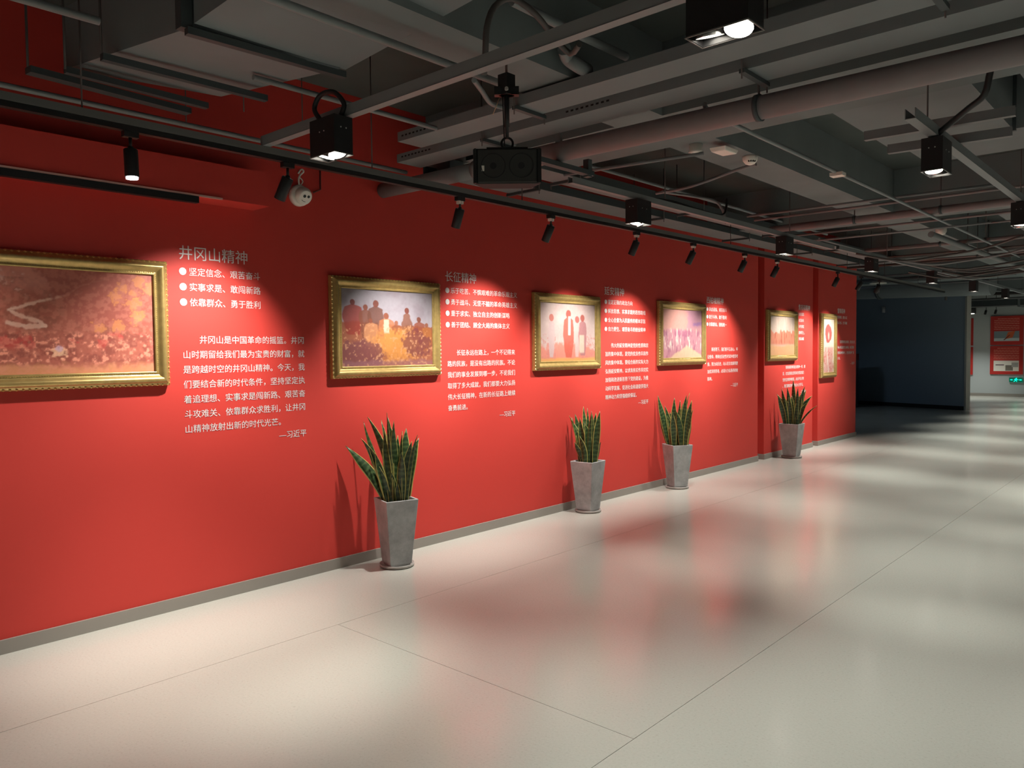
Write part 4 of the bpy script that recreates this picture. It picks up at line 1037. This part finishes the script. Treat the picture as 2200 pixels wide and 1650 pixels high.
# ------------------------------------------------------------------ dome camera on the wall
cm = thing('dome_camera', 'white dome security camera with two dark lenses, fixed to the red wall', 'camera', (0.0, 2.99, 2.63))
cc = Vector((0.0, 2.985, 2.632)); vd = Vector((0.88, -0.02, -0.42)).normalized()
part('camera_base', MB().tube([cc, cc+Vector((0.03, 0, 0)), cc+Vector((0.042, 0, 0))], [0.072, 0.072, 0.062], 32), WHITE, cm)
bc = cc + Vector((0.045, 0.012, -0.004))
prof = [(-0.05, 0.034), (-0.035, 0.050), (-0.015, 0.060), (0.005, 0.061), (0.022, 0.056), (0.034, 0.048), (0.037, 0.044)]
part('camera_ball', MB().tube([bc+vd*a for a, r in prof], [r for a, r in prof], 32), WHITE, cm)
fc = bc + vd*0.0375
sr = vd.cross(Vector((0, 0, 1))).normalized(); su = sr.cross(vd)
if sr.dot(vr) < 0: sr = -sr
if su.z < 0: su = -su
part('lens', MB().tube([fc - sr*0.010 + su*0.008 - vd*0.004, fc - sr*0.010 + su*0.008 + vd*0.002], 0.0105, 18), BLACK, cm)
part('infrared_lamp', MB().tube([fc + sr*0.020 + su*0.008 - vd*0.004, fc + sr*0.020 + su*0.008 + vd*0.002], 0.0095, 18), BLACK, cm)
part('seam_line', MB().tube([fc - sr*0.026 + su*(-0.020) , fc - sr*0.012 + su*(-0.028), fc + sr*0.004 + su*(-0.030)], 0.0015, 6), BLACK, cm)
part('cable', MB().tube(curve_pts([cc+Vector((0.02, 0.0, 0.07)), cc+Vector((0.03, -0.01, 0.11)), cc+Vector((0.02, 0.01, 0.14)), cc+Vector((0.03, 0.03, 0.165)), cc+Vector((0.02, 0.02, 0.18)), cc+Vector((0.01, 0.0, 0.15))], 20), 0.006, 8), WHITE, cm)
part('cable', MB().tube(curve_pts([cc+Vector((0.015, 0.01, 0.07)), cc+Vector((0.025, 0.025, 0.10)), cc+Vector((0.015, 0.0, 0.13))], 12), 0.004, 8), WHITE, cm)
cd = thing('wall_conduit', 'thin brown conduit coming down the red wall beside the dome camera', 'conduit', (0.02, 3.14, 2.8))
part('tube_run', MB().tube([(0.012, 3.16, 2.99), (0.012, 3.16, 2.70), (0.012, 3.10, 2.67)], 0.006, 8), mat('dark_red_conduit', (0.10, 0.02, 0.016), 0.6), cd)

# linear black fitting under the soffit
lf = thing('linear_light', 'slim black linear fitting with a pale strip under the red soffit', 'light fitting', (0.24, 0.5, 2.47))
part('fitting_body', MB().box((0.175, -3, 2.447), (0.215, 2.18, 2.485)), BLACK, lf)
part('pale_strip', MB().box((0.2005, -3, 2.486), (0.212, 2.33, 2.497)), mat('pale_red_strip', (0.65, 0.35, 0.30), 0.5), lf)

# ------------------------------------------------------------------ detectors and sensors on the ceiling
sd = thing('smoke_detector', 'white round smoke detector hanging under the beam', 'smoke detector', (2.12, 5.52, 2.93))
c = Vector((2.10, 5.48, 2.955))
part('detector_body', MB().tube([c+Vector((0, 0, 0.025)), c+Vector((0, 0, 0.008)), c+Vector((0, 0, -0.008)), c+Vector((0, 0, -0.030)), c+Vector((0, 0, -0.038))], [0.055, 0.055, 0.052, 0.034, 0.014], 28), WHITE, sd)
for k in range(-2, 2):
    a_ = math.atan2(vf.y, vf.x) + (k+0.5)*0.34
    o_ = Vector((math.cos(a_), math.sin(a_), 0))
    part('vent_slot', MB().box(tuple(c+o_*0.045+Vector((-0.004, -0.004, -0.024))), tuple(c+o_*0.045+Vector((0.004, 0.004, -0.012)))), BLACK, sd)
ap = thing('wireless_unit', 'white rectangular ceiling unit beside a small round one under the beam', 'sensor', (2.1, 5.0, 2.93))
c = Vector((2.12, 5.02, 2.935))
part('unit_cover', MB().hexa([c+Vector(p) for p in ((-0.05, -0.085, -0.02), (0.05, -0.075, -0.02), (0.055, 0.085, -0.02), (-0.045, 0.075, -0.02))], [c+Vector(p) for p in ((-0.06, -0.1, 0.008), (0.06, -0.09, 0.008), (0.065, 0.1, 0.008), (-0.055, 0.09, 0.008))]), WHITE, ap, bevel=0.006)
c2 = Vector((1.97, 4.90, 2.935))
part('round_cover', MB().tube([c2+Vector((0, 0, 0.045)), c2, c2+Vector((0, 0, -0.010)), c2+Vector((0, 0, -0.018))], [0.045, 0.045, 0.052, 0.03], 24), WHITE, ap)
sd2 = thing('smoke_detector', 'small white smoke detector far along the ceiling near hanging black cable', 'smoke detector', (2.2, 10.9, 2.9))
c = Vector((2.25, 10.3, 2.93))
part('detector_body', MB().tube([c+Vector((0, 0, 0.05)), c, c+Vector((0, 0, -0.03)), c+Vector((0, 0, -0.04))], [0.06, 0.06, 0.045, 0.02], 24), WHITE, sd2)
for lab, (x, y, z, r) in (('round pale disc lamp hanging before the dark far wall, the nearer', (-0.35, 16.6, 2.86, 0.16)), ('round pale disc lamp over the top of the dark far wall, the farther', (-0.1, 20.9, 2.88, 0.2))):
    dl_ = thing('disc_lamp', lab, 'lamp', (x, y, z), 'pale disc lamps')
    part('disc', MB().tube([(x, y, z), (x, y, z+0.012), (x, y, z+0.05)], [r, r, r*0.5], 28), WHITE, dl_)
    part('hanger_rod', MB().tube([(x, y, z+0.05), (x, y, ZS)], 0.012, 8), RODM, dl_)
    part('lamp_stem', MB().tube([(x, y, z-0.18), (x, y, z)], 0.03, 10), RODM, dl_)
dn = thing('ceiling_downlight', 'black drum downlight at the grey far wall, next to the dark wall edge', 'lamp', (-0.95, 27.0, 2.6))
part('drum', MB().tube([(-0.85, 27.2, 2.60), (-0.85, 27.2, 2.86)], 0.15, 28), BLACK, dn)
part('lamp_lens', MB().tube([(-0.85, 27.2, 2.590), (-0.85, 27.2, 2.599)], 0.10, 24), LENS, dn)
spot('spot_beam', (-0.85, 27.2, 2.55), (-0.85, 27.3, 0), 60, 100, 1.0, BOX_COL, dn, 0.05)
for k, (x, y) in enumerate(((-0.62, 28.2), (-0.33, 28.1))):
    ts = thing('wall_washer', ['tiny dark spotlight above the red boards, the one nearer the downlight', 'tiny dark spotlight centred above the red boards'][k], 'spotlight', (x, y, 2.72))
    part('lamp_body', MB().tube([(x, y, 2.72), (x-0.02, y-0.05, 2.60)], 0.035, 12), BLACK, ts)
    part('stem', MB().tube([(x, y, 2.72), (x, y, ZS)], 0.008, 8), BLACK, ts)

# ------------------------------------------------------------------ boards on the far wall
def board_img(kind, w, h, seed):
    rng = np.random.default_rng(seed)
    img = np.zeros((h, w, 3)) + lin((184, 38, 30))
    def lines(y0, y1, n, x0=0.12, x1=0.88):
        for k in range(n):
            yc = y0 + (k+0.5)*(y1-y0)/n
            r0, r1 = int((1-yc)*h) - 1, int((1-yc)*h) + max(1, int(h*0.012))
            a0 = x0 if k else x0 + 0.10
            for c_ in range(int(a0*w), int(x1*w)):
                if (c_ * 7 + k*3) % 23 < 20:
                    img[h-1-r1:h-1-r0, c_] = lin((226, 150, 130))
    if kind == 'top':
        lines(0.93, 0.52, 7)
        r0, r1, c0_, c1_ = int(0.14*h), int(0.48*h), int(0.12*w), int(0.88*w)
        img[r0:r1, c0_:c1_] = lin((120, 134, 140))
        img[r0:int(0.24*h), c0_:c1_] = lin((180, 190, 192))
        Yi, Xi = np.mgrid[0:h, 0:w]; U = Xi/w; V = Yi/h
        m = (abs((U-0.60) + (V-0.33)*-0.35) < 0.10) & (abs((V-0.34) - (U-0.6)*0.2) < 0.11)
        img[m] = lin((196, 92, 50))
        m = (abs((U-0.47) - (V-0.22)*1.0) < 0.018) & (V > 0.16) & (V < 0.34)
        img[m] = lin((120, 46, 30))
    elif kind == 'bottom':
        lines(0.95, 0.52, 7)
        r0, r1, c0_, c1_ = int(0.12*h), int(0.49*h), int(0.12*w), int(0.88*w)
        img[r0:r1, c0_:c1_] = lin((226, 220, 208))
        img[int(0.14*h):int(0.33*h), int(0.48*w):int(0.70*w)] = lin((120, 112, 100))
        img[int(0.26*h):int(0.42*h), int(0.66*w):int(0.86*w)] = lin((160, 156, 150))
        img[int(0.32*h):int(0.35*h), int(0.18*w):int(0.44*w)] = lin((90, 60, 70))
    elif kind == 'side':
        lines(0.9, 0.3, 12, 0.55, 0.78)
    else:
        lines(0.95, 0.6, 6, 0.55, 0.8)
        img[int(0.15*h):int(0.5*h), :int(0.4*w)] = lin((150, 150, 156)); img[int(0.35*h):int(0.5*h), :int(0.4*w)] = lin((225, 220, 212))
    return img
for (x0, x1, z0, z1, kd, lab) in ((-0.55, 0.34, 1.63, 2.54, 'top', 'upper red board with a photograph of an orange object, on the grey far wall'),
                                 (-0.55, 0.34, 0.70, 1.595, 'bottom', 'lower red board with a white diagram panel, on the grey far wall'),
                                 (-1.9, -1.03, 1.62, 2.50, 'side', 'upper red board half hidden behind the dark wall edge'),
                                 (-1.9, -1.03, 0.68, 1.575, 'side2', 'lower red board half hidden behind the dark wall edge')):
    t = thing('notice_board', lab, 'board', ((x0+x1)/2, 28.54, z0), 'red printed boards on the far wall')
    part('board_panel', MB().box((x0, 28.515, z0), (x1, 28.549, z1)), mat('board_red', (0.42, 0.03, 0.02), 0.6), t)
    paint_plane('printed_face', x1-x0, z1-z0, board_img(kd, 120, 120, 3), BOARD, (x0, 28.513, z0), (1, 0, 0), (0, 0, 1), t)
pl = thing('fill_panel', 'unseen bluish fill light panel added in the side space behind the red wall', 'lamp', (-3.6, 17.0, 3.3))  # unseen fill light, added to lift the dark far wall with faint blue
part('fill_frame', MB().box((-3.9, 16.7, 3.3), (-3.3, 17.3, 3.35)), WHITE, pl)
ad = bpy.data.lights.new('fill_glow', 'AREA'); ad.energy = 4.0; ad.size = 0.55; ad.color = (0.55, 0.75, 1.0)
ao = bpy.data.objects.new('fill_glow', ad); COL.objects.link(ao); ao.parent = pl; ao.location = (0, 0, -0.01)
# emergency exit sign
ex = thing('exit_sign', 'lit green emergency exit sign low on the grey far wall', 'sign', (0.165, 28.5, 0.46))
part('sign_case', MB().box((-0.02, 28.50, 0.455), (0.345, 28.549, 0.60)), mat('sign_dark_green', (0.0, 0.06, 0.035), 0.4, emit=(0.0, 0.35, 0.2), estr=0.05), ex)
GRN = mat('sign_green_lit', (0.0, 0.8, 0.5), 0.5, emit=(0.0, 1.0, 0.55), estr=0.6)
man = MB(); yy = 28.498
def poly(pts): man.add([(x, yy, z) for x, z in pts], [tuple(range(len(pts)))])
hx, hz = 0.172, 0.578
poly([(hx+0.015*math.cos(k*math.pi/6), hz+0.015*math.sin(k*math.pi/6)) for k in range(12)])
poly([(0.150, 0.565), (0.182, 0.560), (0.172, 0.520), (0.142, 0.524)])
poly([(0.150, 0.564), (0.118, 0.548), (0.108, 0.528), (0.118, 0.526), (0.128, 0.541), (0.150, 0.550)])
poly([(0.180, 0.560), (0.206, 0.542), (0.228, 0.546), (0.226, 0.535), (0.203, 0.529), (0.176, 0.545)])
poly([(0.142, 0.524), (0.160, 0.522), (0.148, 0.495), (0.115, 0.478), (0.100, 0.482), (0.105, 0.490), (0.135, 0.503)])
poly([(0.156, 0.522), (0.172, 0.520), (0.192, 0.500), (0.190, 0.474), (0.178, 0.474), (0.176, 0.496)])
part('running_figure', man, GRN, ex)
ar = MB()
ar.add([(x, yy, z) for x, z in ((0.245, 0.523), (0.285, 0.523), (0.285, 0.510), (0.322, 0.5305), (0.285, 0.551), (0.285, 0.538), (0.245, 0.538))], [tuple(range(7))])
part('arrow', ar, GRN, ex)
ar = MB(); ar.add([(x, yy, z) for x, z in ((0.010, 0.523), (0.010, 0.538), (0.045, 0.538), (0.045, 0.551), (0.082, 0.5305), (0.045, 0.510), (0.045, 0.523))], [tuple(range(7))])
part('doorway_mark', ar, GRN, ex)
# white sensor on the dark wall
ws = thing('wall_sensor', 'small pale oval sensor high on the dark far wall', 'sensor', (-1.75, 22.2, 2.6))
part('sensor_cover', MB().tube([(-1.92, 22.29, 2.52), (-1.92, 22.29, 2.68)], [0.045, 0.045], 16), mat('dim_white', (0.35, 0.36, 0.38), 0.6), ws)
# stack of boxes just beyond the end of the red wall
st = thing('display_cabinet', 'dim cabinet with a dark red top beyond the end of the red wall', 'cabinet', (-2.75, 21.0, 0))
part('cabinet_body', MB().box((-3.2, 21.0, 0), (-2.30, 21.5, 1.25)), mat('cabinet_dim', (0.06, 0.06, 0.09), 0.6), st)
part('cabinet_top', MB().box((-3.22, 20.98, 1.25), (-2.30, 21.52, 1.42)), mat('cabinet_red', (0.12, 0.02, 0.02), 0.6), st)

# ------------------------------------------------------------------ tidy the helper property
for o in bpy.data.objects:
    if '_w' in o: del o['_w']
